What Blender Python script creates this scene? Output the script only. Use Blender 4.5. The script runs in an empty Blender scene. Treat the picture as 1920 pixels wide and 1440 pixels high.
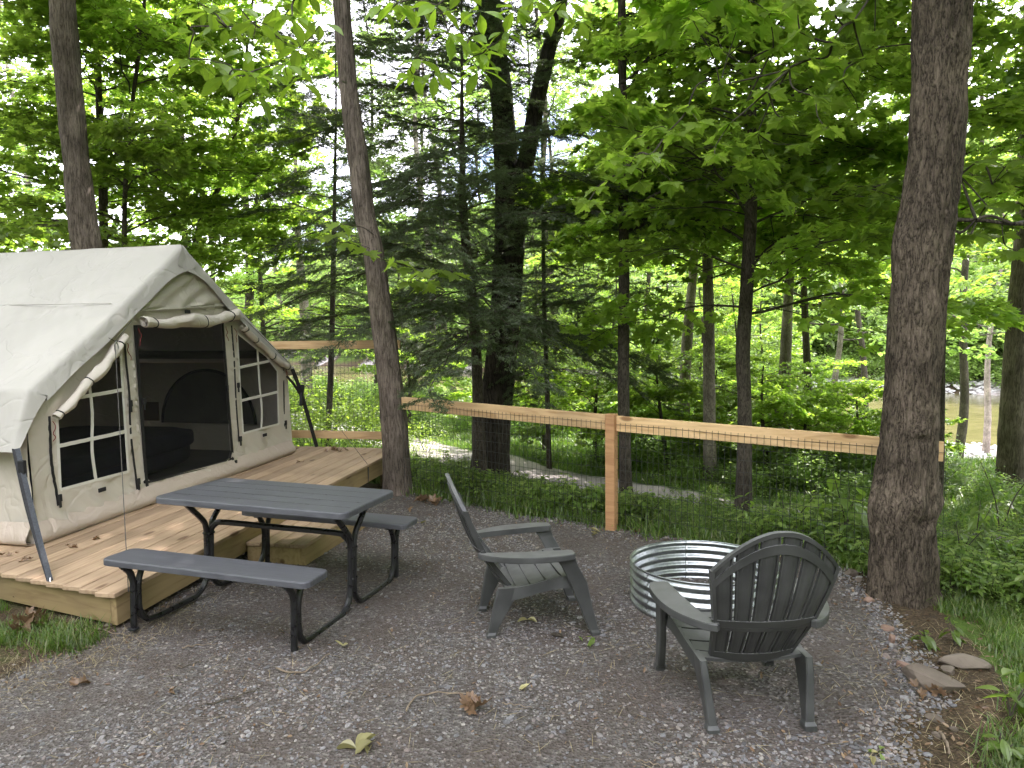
import bpy, math, random
import numpy as np
from mathutils import Vector, Matrix, Euler
from mathutils.geometry import delaunay_2d_cdt

# ------------------------------------------------------------------ camera, world, sun, exposure
SC = bpy.context.scene
FPX, PITCH, ROLL, CAMH = 1310.0, math.radians(5.3), math.radians(-0.9), 1.85
_fw = np.array([0, math.cos(PITCH), -math.sin(PITCH)])
_r0 = np.array([1.0, 0, 0]); _u0 = np.cross(_r0, _fw)
RT = _r0 * math.cos(ROLL) + _u0 * math.sin(ROLL)
UP = -_r0 * math.sin(ROLL) + _u0 * math.cos(ROLL)
cam_d = bpy.data.cameras.new('camera'); cam = bpy.data.objects.new('camera', cam_d)
SC.collection.objects.link(cam)
M = Matrix.Identity(4)
for i in range(3):
    M[i][0], M[i][1], M[i][2] = RT[i], UP[i], -_fw[i]
M[2][3] = CAMH
cam.matrix_world = M
cam_d.sensor_width = 36.0; cam_d.lens = FPX * 36.0 / 1920.0
cam_d.clip_start = 0.05; cam_d.clip_end = 600
SC.camera = cam

SUN_EL, SUN_AZ = math.radians(54), math.radians(42)     # azimuth clockwise from +Y
world = bpy.data.worlds.new('World'); SC.world = world; world.use_nodes = True
wn, wl = world.node_tree.nodes, world.node_tree.links
wn.clear()
w_out = wn.new('ShaderNodeOutputWorld'); w_bg = wn.new('ShaderNodeBackground')
w_sky = wn.new('ShaderNodeTexSky'); w_sky.sky_type = 'NISHITA'; w_sky.sun_disc = False
w_sky.sun_elevation = SUN_EL; w_sky.sun_rotation = SUN_AZ
w_tc = wn.new('ShaderNodeTexCoord'); w_no = wn.new('ShaderNodeTexNoise'); w_no.inputs['Scale'].default_value = 2.2
w_no.inputs['Detail'].default_value = 6
w_mp = wn.new('ShaderNodeMapRange'); w_mp.inputs[1].default_value = 0.36; w_mp.inputs[2].default_value = 0.50
w_mix = wn.new('ShaderNodeMix'); w_mix.data_type = 'RGBA'
w_mix.inputs[7].default_value = (11.5, 11.8, 12.2, 1)
wl.new(w_tc.outputs['Generated'], w_no.inputs['Vector']); wl.new(w_no.outputs['Fac'], w_mp.inputs[0])
wl.new(w_mp.outputs[0], w_mix.inputs[0]); wl.new(w_sky.outputs[0], w_mix.inputs[6])
wl.new(w_mix.outputs[2], w_bg.inputs['Color']); wl.new(w_bg.outputs[0], w_out.inputs['Surface'])
w_bg.inputs['Strength'].default_value = 0.15

sun_d = bpy.data.lights.new('sun', 'SUN'); sun_d.energy = 3.8; sun_d.angle = math.radians(0.5)
sun_d.color = (1.0, 0.95, 0.86)
sun = bpy.data.objects.new('sun', sun_d); SC.collection.objects.link(sun)
sd = Vector((math.sin(SUN_AZ) * math.cos(SUN_EL), math.cos(SUN_AZ) * math.cos(SUN_EL), math.sin(SUN_EL)))
sun.rotation_euler = sd.to_track_quat('Z', 'Y').to_euler(); sun.location = (0, 0, 30)

SC.view_settings.view_transform = 'Standard'; SC.view_settings.look = 'None'
SC.view_settings.gamma = 1.0; SC.view_settings.use_curve_mapping = False
SC.view_settings.exposure = 2.1
SC.view_settings.use_white_balance = True; SC.view_settings.white_balance_temperature = 6300; SC.view_settings.white_balance_tint = 20
SC.render.engine = 'CYCLES'
SC.cycles.max_bounces = 8; SC.cycles.diffuse_bounces = 4; SC.cycles.transmission_bounces = 5
SC.cycles.transparent_max_bounces = 12
SC.cycles.use_denoising = True

RNG = np.random.default_rng(7)
random.seed(7)
O3 = np.array([0, 0, CAMH])
def ray(px, py): return _fw + RT * ((px - 960) / FPX) - UP * ((py - 720) / FPX)
def W(px, py, Y):
    d = ray(px, py); return O3 + d * (Y / d[1])
def onz(px, py, z):
    d = ray(px, py); return O3 + d * ((z - CAMH) / d[2])

# ------------------------------------------------------------------ noise and terrain
def _h(ix, iy, s):
    n = (ix.astype(np.int64) * 374761393 + iy.astype(np.int64) * 668265263 + s * 1442695041) & 0x7fffffff
    n = ((n ^ (n >> 13)) * 1274126177) & 0x7fffffff
    return ((n ^ (n >> 16)) & 0xffff) / 65535.0
def vnoise(x, y, s=0, wrap=None):
    x = np.asarray(x, float); y = np.asarray(y, float)
    ix = np.floor(x); iy = np.floor(y); fx = x - ix; fy = y - iy
    fx = fx * fx * (3 - 2 * fx); fy = fy * fy * (3 - 2 * fy)
    a = ix; b = ix + 1
    if wrap: a = a % wrap; b = b % wrap
    return (_h(a, iy, s) * (1 - fx) + _h(b, iy, s) * fx) * (1 - fy) + (_h(a, iy + 1, s) * (1 - fx) + _h(b, iy + 1, s) * fx) * fy
def fbm(x, y, s=0, o=4):
    r = 0; a = 0.5
    for i in range(o):
        r = r + a * vnoise(x * 2 ** i, y * 2 ** i, s + i); a *= 0.5
    return r
SL = -0.042
DT = [-100, 0, 0.3, 2, 5, 9, 14, 20, 30, 38, 41, 66, 68, 75, 95, 140, 260]
DZ = [0, 0, -0.04, -0.28, -0.62, -0.98, -1.55, -2.9, -4.5, -4.95, -5.7, -5.6, -4.4, -2.0, 7, 19, 30]
def tdist(x, y): return 0.62 * (x + 1.2) + 0.785 * (y - 7.9)
def ground_z(x, y):
    x = np.asarray(x, float); y = np.asarray(y, float)
    t = tdist(x, y)
    z = SL * (np.clip(y, -3, 9) - 4.5) + np.interp(t, DT, DZ)
    z = z + (fbm(x * 0.9, y * 0.9, 3, 3) - 0.44) * np.interp(t, [-1, 1, 6, 30], [0.0, 0.06, 0.25, 0.6])
    z = z + (fbm(x * 3.1, y * 3.1, 8, 3) - 0.44) * 0.022
    dr = np.clip((x - 2.3) / 3.0, 0, 1) * np.clip((6 - y) / 3, 0, 1)
    return z - 0.10 * dr
PAD = np.array([(-1.05, 7.9), (0.19, 6.80), (1.12, 6.12), (2.40, 5.12), (2.30, 4.32), (2.10, 3.55), (1.92, 3.10), (1.66, 2.9), (1.40, 2.5), (1.15, 1.5),
                (1.2, -3), (-7, -3), (-4.6, 2.2), (-2.75, 3.35), (-2.42, 4.05), (-2.5, 4.5), (-1.7, 8.2)])
def poly_sd(P, x, y):
    d = np.full(np.shape(x), 1e9); ins = np.zeros(np.shape(x), bool)
    for i in range(len(P)):
        ax, ay = P[i]; bx, by = P[(i + 1) % len(P)]
        ex, ey = bx - ax, by - ay
        q = np.clip(((x - ax) * ex + (y - ay) * ey) / (ex * ex + ey * ey), 0, 1)
        d = np.minimum(d, np.hypot(x - ax - q * ex, y - ay - q * ey))
        c = ((ay > y) != (by > y)) & (x < (bx - ax) * (y - ay) / (by - ay + 1e-12) + ax)
        ins ^= c
    return np.where(ins, -d, d)
def path_mask(x, y):
    t = tdist(x, y); s = 0.785 * (x + 1.2) - 0.62 * (y - 7.9)
    c = np.interp(s, [-14, -3, 1.7, 6, 12], [7.0, 4.1, 2.95, 2.75, 2.1])
    return np.abs(t - c)

# ------------------------------------------------------------------ node helpers and materials
def new_mat(name):
    m = bpy.data.materials.new(name); m.use_nodes = True
    nt = m.node_tree; nt.nodes.clear()
    return m, nt, nt.nodes.new('ShaderNodeOutputMaterial')
def nd(nt, t, **kw):
    n = nt.nodes.new(t)
    for k, v in kw.items():
        if k.startswith('i_'):
            key = k[2:]
            n.inputs[int(key) if key.isdigit() else key.replace('_', ' ')].default_value = v
        else: setattr(n, k, v)
    return n
def ramp(nt, stops, fac=None):
    n = nt.nodes.new('ShaderNodeValToRGB'); e = n.color_ramp.elements
    while len(e) < len(stops): e.new(0.5)
    for q, (p, c) in zip(e, stops):
        q.position = p; q.color = (*c, 1) if len(c) == 3 else c
    if fac is not None: nt.links.new(fac, n.inputs[0])
    return n
def noise_coords(nt, scale=(1, 1, 1), rnd=True):
    tc = nd(nt, 'ShaderNodeTexCoord'); mp = nd(nt, 'ShaderNodeMapping'); mp.inputs['Scale'].default_value = scale
    nt.links.new(tc.outputs['Object'], mp.inputs[0])
    if rnd:
        oi = nd(nt, 'ShaderNodeObjectInfo'); ml = nd(nt, 'ShaderNodeMath', operation='MULTIPLY'); ml.inputs[1].default_value = 37.0
        nt.links.new(oi.outputs['Random'], ml.inputs[0])
        cb = nd(nt, 'ShaderNodeCombineXYZ'); nt.links.new(ml.outputs[0], cb.inputs[0]); nt.links.new(ml.outputs[0], cb.inputs[1])
        nt.links.new(cb.outputs[0], mp.inputs['Location'])
    return mp.outputs[0]
def mat_basic(name, stops, scale=5, rough=0.6, bump=0.0, bscale=None, stretch=(1, 1, 1), metal=0.0, bdist=0.01, detail=5, spec=0.4, rrange=None):
    m, nt, out = new_mat(name); L = nt.links
    b = nd(nt, 'ShaderNodeBsdfPrincipled'); L.new(b.outputs[0], out.inputs[0])
    v = noise_coords(nt, stretch)
    n = nd(nt, 'ShaderNodeTexNoise'); n.inputs['Scale'].default_value = scale; n.inputs['Detail'].default_value = detail
    L.new(v, n.inputs['Vector']); r = ramp(nt, stops, n.outputs['Fac']); L.new(r.outputs[0], b.inputs['Base Color'])
    b.inputs['Roughness'].default_value = rough; b.inputs['Metallic'].default_value = metal
    b.inputs['Specular IOR Level'].default_value = spec
    if rrange:
        mr = nd(nt, 'ShaderNodeMapRange'); mr.inputs[3].default_value, mr.inputs[4].default_value = rrange
        mr.inputs[1].default_value = 0.35; mr.inputs[2].default_value = 0.65
        L.new(n.outputs['Fac'], mr.inputs[0]); L.new(mr.outputs[0], b.inputs['Roughness'])
    if bump:
        n2 = nd(nt, 'ShaderNodeTexNoise'); n2.inputs['Scale'].default_value = bscale or scale * 3; n2.inputs['Detail'].default_value = 6
        L.new(v, n2.inputs['Vector'])
        bp = nd(nt, 'ShaderNodeBump'); bp.inputs['Strength'].default_value = bump; bp.inputs['Distance'].default_value = bdist
        L.new(n2.outputs['Fac'], bp.inputs['Height']); L.new(bp.outputs[0], b.inputs['Normal'])
    return m
def mat_wood(name, base, dark, grey=0.0):
    m, nt, out = new_mat(name); L = nt.links
    b = nd(nt, 'ShaderNodeBsdfPrincipled', i_Roughness=0.62); L.new(b.outputs[0], out.inputs[0])
    b.inputs['Specular IOR Level'].default_value = 0.3
    v = noise_coords(nt, (1.0, 9.0, 9.0))
    n1 = nd(nt, 'ShaderNodeTexNoise', i_Scale=2.2, i_Detail=8.0, i_Distortion=1.2); L.new(v, n1.inputs['Vector'])
    wv = nd(nt, 'ShaderNodeTexWave', i_Scale=0.9, i_Distortion=7.0, i_Detail=3.0, wave_type='BANDS', bands_direction='Y'); L.new(v, wv.inputs['Vector'])
    mx = nd(nt, 'ShaderNodeMix', data_type='FLOAT'); mx.inputs[0].default_value = 0.10
    L.new(n1.outputs['Fac'], mx.inputs[2]); L.new(wv.outputs['Fac'], mx.inputs[3])
    r = ramp(nt, [(0.25, dark), (0.5, base), (0.8, tuple(min(1, c * 1.18) for c in base))], mx.outputs[0])
    # knots
    v2 = noise_coords(nt, (1.6, 4.0, 4.0)); vo = nd(nt, 'ShaderNodeTexVoronoi', i_Scale=1.3); L.new(v2, vo.inputs['Vector'])
    kr = ramp(nt, [(0.0, (0, 0, 0)), (0.10, (0.15, 0.15, 0.15)), (0.16, (1, 1, 1))], vo.outputs['Distance'])
    mk = nd(nt, 'ShaderNodeMix', data_type='RGBA'); mk.inputs[6].default_value = (dark[0] * 0.45, dark[1] * 0.38, dark[2] * 0.35, 1)
    L.new(kr.outputs[0], mk.inputs[0]); L.new(r.outputs[0], mk.inputs[7])
    # per-board value and weather stains
    oi = nd(nt, 'ShaderNodeObjectInfo'); hs = nd(nt, 'ShaderNodeHueSaturation')
    mr = nd(nt, 'ShaderNodeMapRange'); mr.inputs[3].default_value = 0.78; mr.inputs[4].default_value = 1.18
    L.new(oi.outputs['Random'], mr.inputs[0]); L.new(mr.outputs[0], hs.inputs['Value']); L.new(mk.outputs[2], hs.inputs['Color'])
    tc = nd(nt, 'ShaderNodeTexCoord'); ns = nd(nt, 'ShaderNodeTexNoise', i_Scale=1.7, i_Detail=4.0); L.new(tc.outputs['Object'], ns.inputs['Vector'])
    sr = nd(nt, 'ShaderNodeMapRange'); sr.inputs[1].default_value = 0.5; sr.inputs[2].default_value = 0.72; sr.inputs[4].default_value = 0.35 + grey
    L.new(ns.outputs['Fac'], sr.inputs[0])
    st = nd(nt, 'ShaderNodeMix', data_type='RGBA'); L.new(sr.outputs[0], st.inputs[0]); L.new(hs.outputs[0], st.inputs[6])
    st.inputs[7].default_value = (0.17, 0.12, 0.075, 1); L.new(st.outputs[2], b.inputs['Base Color'])
    bp = nd(nt, 'ShaderNodeBump', i_Strength=0.35, i_Distance=0.002); L.new(mx.outputs[0], bp.inputs['Height']); L.new(bp.outputs[0], b.inputs['Normal'])
    return m
def mat_bark(name, dark, light, sx=26, sz=4.5, bump=0.8, lichen=0.0):
    m, nt, out = new_mat(name); L = nt.links
    b = nd(nt, 'ShaderNodeBsdfPrincipled', i_Roughness=0.9); L.new(b.outputs[0], out.inputs[0])
    b.inputs['Specular IOR Level'].default_value = 0.15
    v = noise_coords(nt, (1, 1, sz / sx))
    def ridge(scale, dist):
        n = nd(nt, 'ShaderNodeTexNoise', i_Scale=float(scale), i_Detail=3.0, i_Roughness=0.55, i_Distortion=dist); L.new(v, n.inputs['Vector'])
        a = nd(nt, 'ShaderNodeMath', operation='MULTIPLY_ADD'); a.inputs[1].default_value = 2.0; a.inputs[2].default_value = -1.0; L.new(n.outputs['Fac'], a.inputs[0])
        c = nd(nt, 'ShaderNodeMath', operation='ABSOLUTE'); L.new(a.outputs[0], c.inputs[0])
        d = nd(nt, 'ShaderNodeMapRange'); d.inputs[2].default_value = 0.30; L.new(c.outputs[0], d.inputs[0]); return d.outputs[0]
    r1 = ridge(sx, 0.8); r2 = ridge(sx * 2.3, 0.3)
    n1 = nd(nt, 'ShaderNodeTexNoise', i_Scale=float(sx) * 4, i_Detail=6.0); tc = nd(nt, 'ShaderNodeTexCoord'); L.new(tc.outputs['Object'], n1.inputs['Vector'])
    mx = nd(nt, 'ShaderNodeMath', operation='MULTIPLY_ADD'); mx.inputs[1].default_value = 0.45; L.new(r2, mx.inputs[0]); 
    m1 = nd(nt, 'ShaderNodeMath', operation='MULTIPLY'); m1.inputs[1].default_value = 0.4; L.new(r1, m1.inputs[0]); L.new(m1.outputs[0], mx.inputs[2])
    ad = nd(nt, 'ShaderNodeMath', operation='MULTIPLY_ADD'); ad.inputs[1].default_value = 0.45; L.new(n1.outputs['Fac'], ad.inputs[0]); L.new(mx.outputs[0], ad.inputs[2])
    mid = tuple(a * 0.45 + c * 0.55 for a, c in zip(dark, light))
    r = ramp(nt, [(0.22, dark), (0.55, mid), (1.0, light)], ad.outputs[0])
    n3 = nd(nt, 'ShaderNodeTexNoise', i_Scale=2.5, i_Detail=3.0); L.new(tc.outputs['Object'], n3.inputs['Vector'])
    mr = nd(nt, 'ShaderNodeMapRange'); mr.inputs[1].default_value = 0.42; mr.inputs[2].default_value = 0.68; mr.inputs[3].default_value = 0.75; mr.inputs[4].default_value = 1.25 + lichen
    L.new(n3.outputs['Fac'], mr.inputs[0]); hs = nd(nt, 'ShaderNodeHueSaturation'); L.new(r.outputs[0], hs.inputs['Color']); L.new(mr.outputs[0], hs.inputs['Value'])
    L.new(hs.outputs[0], b.inputs['Base Color'])
    bp = nd(nt, 'ShaderNodeBump', i_Strength=bump, i_Distance=0.012); L.new(ad.outputs[0], bp.inputs['Height']); L.new(bp.outputs[0], b.inputs['Normal'])
    return m
def mat_leaf(name, cols, tr=1.8, tw=(0.95, 1.15, 0.55), tmix=0.5, gloss=0.05, island=True, patch=0.4):
    """cols: three base colours; every leaf is one island and takes its own tone."""
    m, nt, out = new_mat(name); L = nt.links
    g = nd(nt, 'ShaderNodeNewGeometry'); oi = nd(nt, 'ShaderNodeObjectInfo')
    src = g.outputs['Random Per Island']
    r = ramp(nt, [(0.0, cols[0]), (0.5, cols[1]), (1.0, cols[2])], src)
    tcn = nd(nt, 'ShaderNodeTexNoise', i_Scale=patch, i_Detail=3.0); L.new(g.outputs['Position'], tcn.inputs['Vector'])
    mr = nd(nt, 'ShaderNodeMapRange'); mr.inputs[1].default_value = 0.3; mr.inputs[2].default_value = 0.7
    mr.inputs[3].default_value = 0.72; mr.inputs[4].default_value = 1.32; L.new(tcn.outputs['Fac'], mr.inputs[0])
    ob = nd(nt, 'ShaderNodeMapRange'); ob.inputs[3].default_value = 0.8; ob.inputs[4].default_value = 1.2; L.new(oi.outputs['Random'], ob.inputs[0])
    mm = nd(nt, 'ShaderNodeMath', operation='MULTIPLY'); L.new(mr.outputs[0], mm.inputs[0]); L.new(ob.outputs[0], mm.inputs[1])
    hs = nd(nt, 'ShaderNodeHueSaturation'); L.new(r.outputs[0], hs.inputs['Color']); L.new(mm.outputs[0], hs.inputs['Value'])
    df = nd(nt, 'ShaderNodeBsdfDiffuse'); tl = nd(nt, 'ShaderNodeBsdfTranslucent'); gl = nd(nt, 'ShaderNodeBsdfGlossy', i_Roughness=0.42)
    L.new(hs.outputs[0], df.inputs[0])
    tm = nd(nt, 'ShaderNodeMix', data_type='RGBA', blend_type='MULTIPLY'); tm.inputs[0].default_value = 1.0
    L.new(hs.outputs[0], tm.inputs[6]); tm.inputs[7].default_value = (tr * tw[0], tr * tw[1], tr * tw[2], 1); L.new(tm.outputs[2], tl.inputs[0])
    m1 = nd(nt, 'ShaderNodeMixShader'); m1.inputs[0].default_value = tmix; L.new(df.outputs[0], m1.inputs[1]); L.new(tl.outputs[0], m1.inputs[2])
    m2 = nd(nt, 'ShaderNodeMixShader'); m2.inputs[0].default_value = gloss; L.new(m1.outputs[0], m2.inputs[1]); L.new(gl.outputs[0], m2.inputs[2])
    L.new(m2.outputs[0], out.inputs[0])
    return m

MT = {}
MT['leaf_maple'] = mat_leaf('maple_leaf_green', [(0.100, 0.158, 0.024), (0.135, 0.200, 0.032), (0.180, 0.245, 0.042)], tr=3.1, tw=(1.1, 1.12, 0.65))
MT['leaf_far'] = mat_leaf('far_leaf_green', [(0.098, 0.158, 0.034), (0.132, 0.205, 0.045), (0.175, 0.245, 0.062)], tr=2.3, tw=(1.08, 1.1, 0.85), patch=0.12)
MT['leaf_hickory'] = mat_leaf('hickory_leaf_green', [(0.095, 0.17, 0.02), (0.125, 0.205, 0.025), (0.15, 0.23, 0.03)], tr=2.3, tw=(1.15, 1.1, .5))
MT['leaf_hemlock'] = mat_leaf('hemlock_needle_green', [(0.055, 0.078, 0.034), (0.075, 0.105, 0.046), (0.105, 0.135, 0.060)], tr=1.5, tmix=0.3, tw=(1, 1.1, 0.7))
MT['leaf_weed'] = mat_leaf('weed_leaf_green', [(0.085, 0.145, 0.030), (0.130, 0.200, 0.040), (0.19, 0.25, 0.065)], tr=2.0, tw=(1.1,1.15,.6), patch=1.0)
MT['grass'] = mat_leaf('grass_blade_green', [(0.07, 0.13, 0.018), (0.11, 0.18, 0.025), (0.19, 0.20, 0.07)], tr=1.4, patch=1.5)
MT['straw'] = mat_leaf('dry_straw', [(0.28, 0.22, 0.12), (0.36, 0.29, 0.16), (0.42, 0.35, 0.21)], tr=1.0, tmix=0.2, tw=(1, 1, 1))
MT['litter'] = mat_leaf('dry_leaf_brown', [(0.10, 0.055, 0.03), (0.17, 0.10, 0.055), (0.28, 0.19, 0.11)], tr=1.0, tmix=0.2, tw=(1, 1, 1))
MT['dryleaf'] = mat_leaf('yellowed_leaf', [(0.30, 0.27, 0.11), (0.36, 0.33, 0.15), (0.40, 0.36, 0.18)], tr=1.0, tmix=0.3, tw=(1, 1, .8))
MT['bark_right'] = mat_bark('dark_furrowed_bark', (0.020, 0.015, 0.011), (0.165, 0.130, 0.098), sx=24, sz=6, bump=1.0, lichen=0.1)
MT['bark_hickory'] = mat_bark('shaggy_grey_bark', (0.050, 0.038, 0.030), (0.21, 0.170, 0.138), sx=22, sz=2.6, bump=0.9, lichen=0.1)
MT['bark_dark'] = mat_bark('blackish_bark', (0.016, 0.013, 0.011), (0.085, 0.070, 0.058), sx=20, sz=3, bump=1.0)
MT['bark_mid'] = mat_bark('brown_grey_bark', (0.030, 0.024, 0.018), (0.12, 0.10, 0.08), sx=22, sz=6, bump=0.7)
MT['bark_pale'] = mat_bark('pale_grey_bark', (0.12, 0.095, 0.08), (0.34, 0.29, 0.25), sx=22, sz=8, bump=0.6, lichen=0.2)
MT['twig'] = mat_basic('twig_bark', [(0.3, (0.035, 0.028, 0.02)), (0.7, (0.09, 0.075, 0.055))], 20, 0.9)
MT['deadtwig'] = mat_basic('dead_twig', [(0.3, (0.12, 0.09, 0.065)), (0.7, (0.27, 0.21, 0.15))], 20, 0.9)
MT['deck'] = mat_wood('deck_pine', (0.39, 0.275, 0.178), (0.29, 0.19, 0.115), grey=0.06)
MT['rim'] = mat_wood('rim_joist_pine', (0.36, 0.26, 0.13), (0.24, 0.155, 0.075), grey=0.1)
MT['rail'] = mat_wood('rail_pine', (0.62, 0.42, 0.22), (0.46, 0.27, 0.12))
MT['post'] = mat_wood('cedar_post', (0.45, 0.25, 0.12), (0.32, 0.15, 0.07))
MT['endgrain'] = mat_basic('board_end_grain', [(0.3, (0.16, 0.10, 0.055)), (0.7, (0.27, 0.18, 0.10))], 30, 0.8, bump=0.3)
MT['wire'] = mat_basic('black_wire', [(0.3, (0.02, 0.02, 0.02)), (0.7, (0.05, 0.05, 0.05))], 50, 0.5)
MT['steel_black'] = mat_basic('black_powder_coat', [(0.3, (0.006, 0.006, 0.007)), (0.7, (0.016, 0.016, 0.017))], 30, 0.32, bump=0.1, bscale=200, bdist=0.001, spec=0.6, rrange=(0.25, 0.5))
MT['zip'] = mat_basic('black_webbing', [(0.3, (0.008, 0.008, 0.009)), (0.7, (0.02, 0.02, 0.022))], 60, 0.7, bump=0.3, bscale=300, bdist=0.001)
MT['strap'] = mat_basic('slate_webbing_strap', [(0.3, (0.028, 0.031, 0.038)), (0.7, (0.05, 0.054, 0.064))], 60, 0.7, bump=0.3, bscale=300, bdist=0.001)
MT['rope'] = mat_basic('dark_cord', [(0.3, (0.04, 0.04, 0.035)), (0.7, (0.10, 0.09, 0.08))], 80, 0.8)
MT['red'] = mat_basic('red_cord', [(0.3, (0.16, 0.02, 0.02)), (0.7, (0.25, 0.03, 0.03))], 80, 0.8)
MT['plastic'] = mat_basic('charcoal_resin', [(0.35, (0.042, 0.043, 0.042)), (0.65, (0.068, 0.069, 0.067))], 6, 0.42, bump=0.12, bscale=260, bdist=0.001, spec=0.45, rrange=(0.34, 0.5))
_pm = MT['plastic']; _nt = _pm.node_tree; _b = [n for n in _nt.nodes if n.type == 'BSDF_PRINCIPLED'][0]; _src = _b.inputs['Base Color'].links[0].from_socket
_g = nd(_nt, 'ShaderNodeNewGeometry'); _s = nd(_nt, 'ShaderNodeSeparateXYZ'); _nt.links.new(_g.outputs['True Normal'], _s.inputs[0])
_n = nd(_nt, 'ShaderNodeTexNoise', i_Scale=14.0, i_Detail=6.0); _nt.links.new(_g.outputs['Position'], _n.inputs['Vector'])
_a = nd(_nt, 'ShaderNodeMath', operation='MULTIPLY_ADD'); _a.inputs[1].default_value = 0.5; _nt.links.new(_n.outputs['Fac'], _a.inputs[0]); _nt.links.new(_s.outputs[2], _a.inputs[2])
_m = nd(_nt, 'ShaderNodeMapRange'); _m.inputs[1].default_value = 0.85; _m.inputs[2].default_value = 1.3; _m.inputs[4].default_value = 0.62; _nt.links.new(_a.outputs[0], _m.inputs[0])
_x = nd(_nt, 'ShaderNodeMix', data_type='RGBA'); _x.inputs[7].default_value = (0.205, 0.205, 0.195, 1); _nt.links.new(_m.outputs[0], _x.inputs[0]); _nt.links.new(_src, _x.inputs[6]); _nt.links.new(_x.outputs[2], _b.inputs['Base Color'])  # pale dust tint on up-facing faces also paints in light from above
MT['metal_hook'] = mat_basic('steel_hook', [(0.3, (0.35, 0.35, 0.35)), (0.7, (0.6, 0.6, 0.6))], 40, 0.3, metal=1.0)
def _table():
    m, nt, out = new_mat('slate_plastic_woodgrain'); L = nt.links
    b = nd(nt, 'ShaderNodeBsdfPrincipled', i_Roughness=0.5); L.new(b.outputs[0], out.inputs[0])
    v = noise_coords(nt, (1.2, 22, 6), rnd=False)
    n = nd(nt, 'ShaderNodeTexNoise', i_Scale=2.6, i_Detail=8.0, i_Distortion=1.6); L.new(v, n.inputs['Vector'])
    r = ramp(nt, [(0.3, (0.055, 0.056, 0.064)), (0.7, (0.100, 0.101, 0.112))], n.outputs['Fac']); L.new(r.outputs[0], b.inputs['Base Color'])
    mr = nd(nt, 'ShaderNodeMapRange'); mr.inputs[3].default_value = 0.36; mr.inputs[4].default_value = 0.62; L.new(n.outputs['Fac'], mr.inputs[0]); L.new(mr.outputs[0], b.inputs['Roughness'])
    bp = nd(nt, 'ShaderNodeBump', i_Strength=0.6, i_Distance=0.003); L.new(n.outputs['Fac'], bp.inputs['Height']); L.new(bp.outputs[0], b.inputs['Normal'])
    return m
MT['table'] = _table()
def _galv():
    m, nt, out = new_mat('galvanised_steel'); L = nt.links
    b = nd(nt, 'ShaderNodeBsdfPrincipled', i_Metallic=1.0, i_Roughness=0.3); L.new(b.outputs[0], out.inputs[0])
    v = noise_coords(nt, (1, 1, 1)); vo = nd(nt, 'ShaderNodeTexVoronoi', i_Scale=60.0); L.new(v, vo.inputs['Vector'])
    n = nd(nt, 'ShaderNodeTexNoise', i_Scale=9.0, i_Detail=5.0); L.new(v, n.inputs['Vector'])
    r = ramp(nt, [(0.0, (0.31, 0.33, 0.335)), (1.0, (0.46, 0.485, 0.49))], vo.outputs['Color']); L.new(r.outputs[0], b.inputs['Base Color'])
    mr = nd(nt, 'ShaderNodeMapRange'); mr.inputs[3].default_value = 0.26; mr.inputs[4].default_value = 0.46; L.new(n.outputs['Fac'], mr.inputs[0]); L.new(mr.outputs[0], b.inputs['Roughness'])
    return m
MT['galv'] = _galv()
def _canvas(name, c, wr=0.5, tl=0.25, ws=3.0, stretch=(1, 1, 1), dist=0.03):
    m, nt, out = new_mat(name); L = nt.links
    v = noise_coords(nt, stretch, rnd=False)
    n = nd(nt, 'ShaderNodeTexNoise', i_Scale=ws, i_Detail=4.0, i_Distortion=1.5); L.new(v, n.inputs['Vector'])
    tc = nd(nt, 'ShaderNodeTexCoord'); n4 = nd(nt, 'ShaderNodeTexNoise', i_Scale=2.0, i_Detail=6.0); L.new(tc.outputs['Object'], n4.inputs['Vector'])
    r = ramp(nt, [(0.3, tuple(a * 0.92 for a in c)), (0.6, c)], n4.outputs['Fac'])
    n2 = nd(nt, 'ShaderNodeTexNoise', i_Scale=400.0, i_Detail=2.0); L.new(tc.outputs['Object'], n2.inputs['Vector'])
    bp = nd(nt, 'ShaderNodeBump', i_Strength=wr, i_Distance=dist); L.new(n.outputs['Fac'], bp.inputs['Height'])
    b2 = nd(nt, 'ShaderNodeBump', i_Strength=0.15, i_Distance=0.001); L.new(n2.outputs['Fac'], b2.inputs['Height']); 
    cr = nd(nt, 'ShaderNodeTexNoise', i_Scale=2.6, i_Detail=2.0, i_Distortion=0.6); L.new(tc.outputs['Object'], cr.inputs['Vector'])
    ca_ = nd(nt, 'ShaderNodeMath', operation='MULTIPLY_ADD'); ca_.inputs[1].default_value = 2.0; ca_.inputs[2].default_value = -1.0; L.new(cr.outputs['Fac'], ca_.inputs[0])
    cb_ = nd(nt, 'ShaderNodeMath', operation='ABSOLUTE'); L.new(ca_.outputs[0], cb_.inputs[0]); cm = nd(nt, 'ShaderNodeMapRange'); cm.inputs[2].default_value = 0.07; L.new(cb_.outputs[0], cm.inputs[0])
    b3 = nd(nt, 'ShaderNodeBump', i_Strength=0.5, i_Distance=0.007); L.new(cm.outputs[0], b3.inputs['Height']); L.new(bp.outputs[0], b3.inputs['Normal']); L.new(b3.outputs[0], b2.inputs['Normal'])
    b = nd(nt, 'ShaderNodeBsdfPrincipled', i_Roughness=0.75); b.inputs['Specular IOR Level'].default_value = 0.25
    L.new(r.outputs[0], b.inputs['Base Color']); L.new(b2.outputs[0], b.inputs['Normal'])
    t = nd(nt, 'ShaderNodeBsdfTranslucent'); L.new(r.outputs[0], t.inputs[0])
    mx = nd(nt, 'ShaderNodeMixShader'); mx.inputs[0].default_value = tl; L.new(b.outputs[0], mx.inputs[1]); L.new(t.outputs[0], mx.inputs[2]); L.new(mx.outputs[0], out.inputs[0])
    return m
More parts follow.
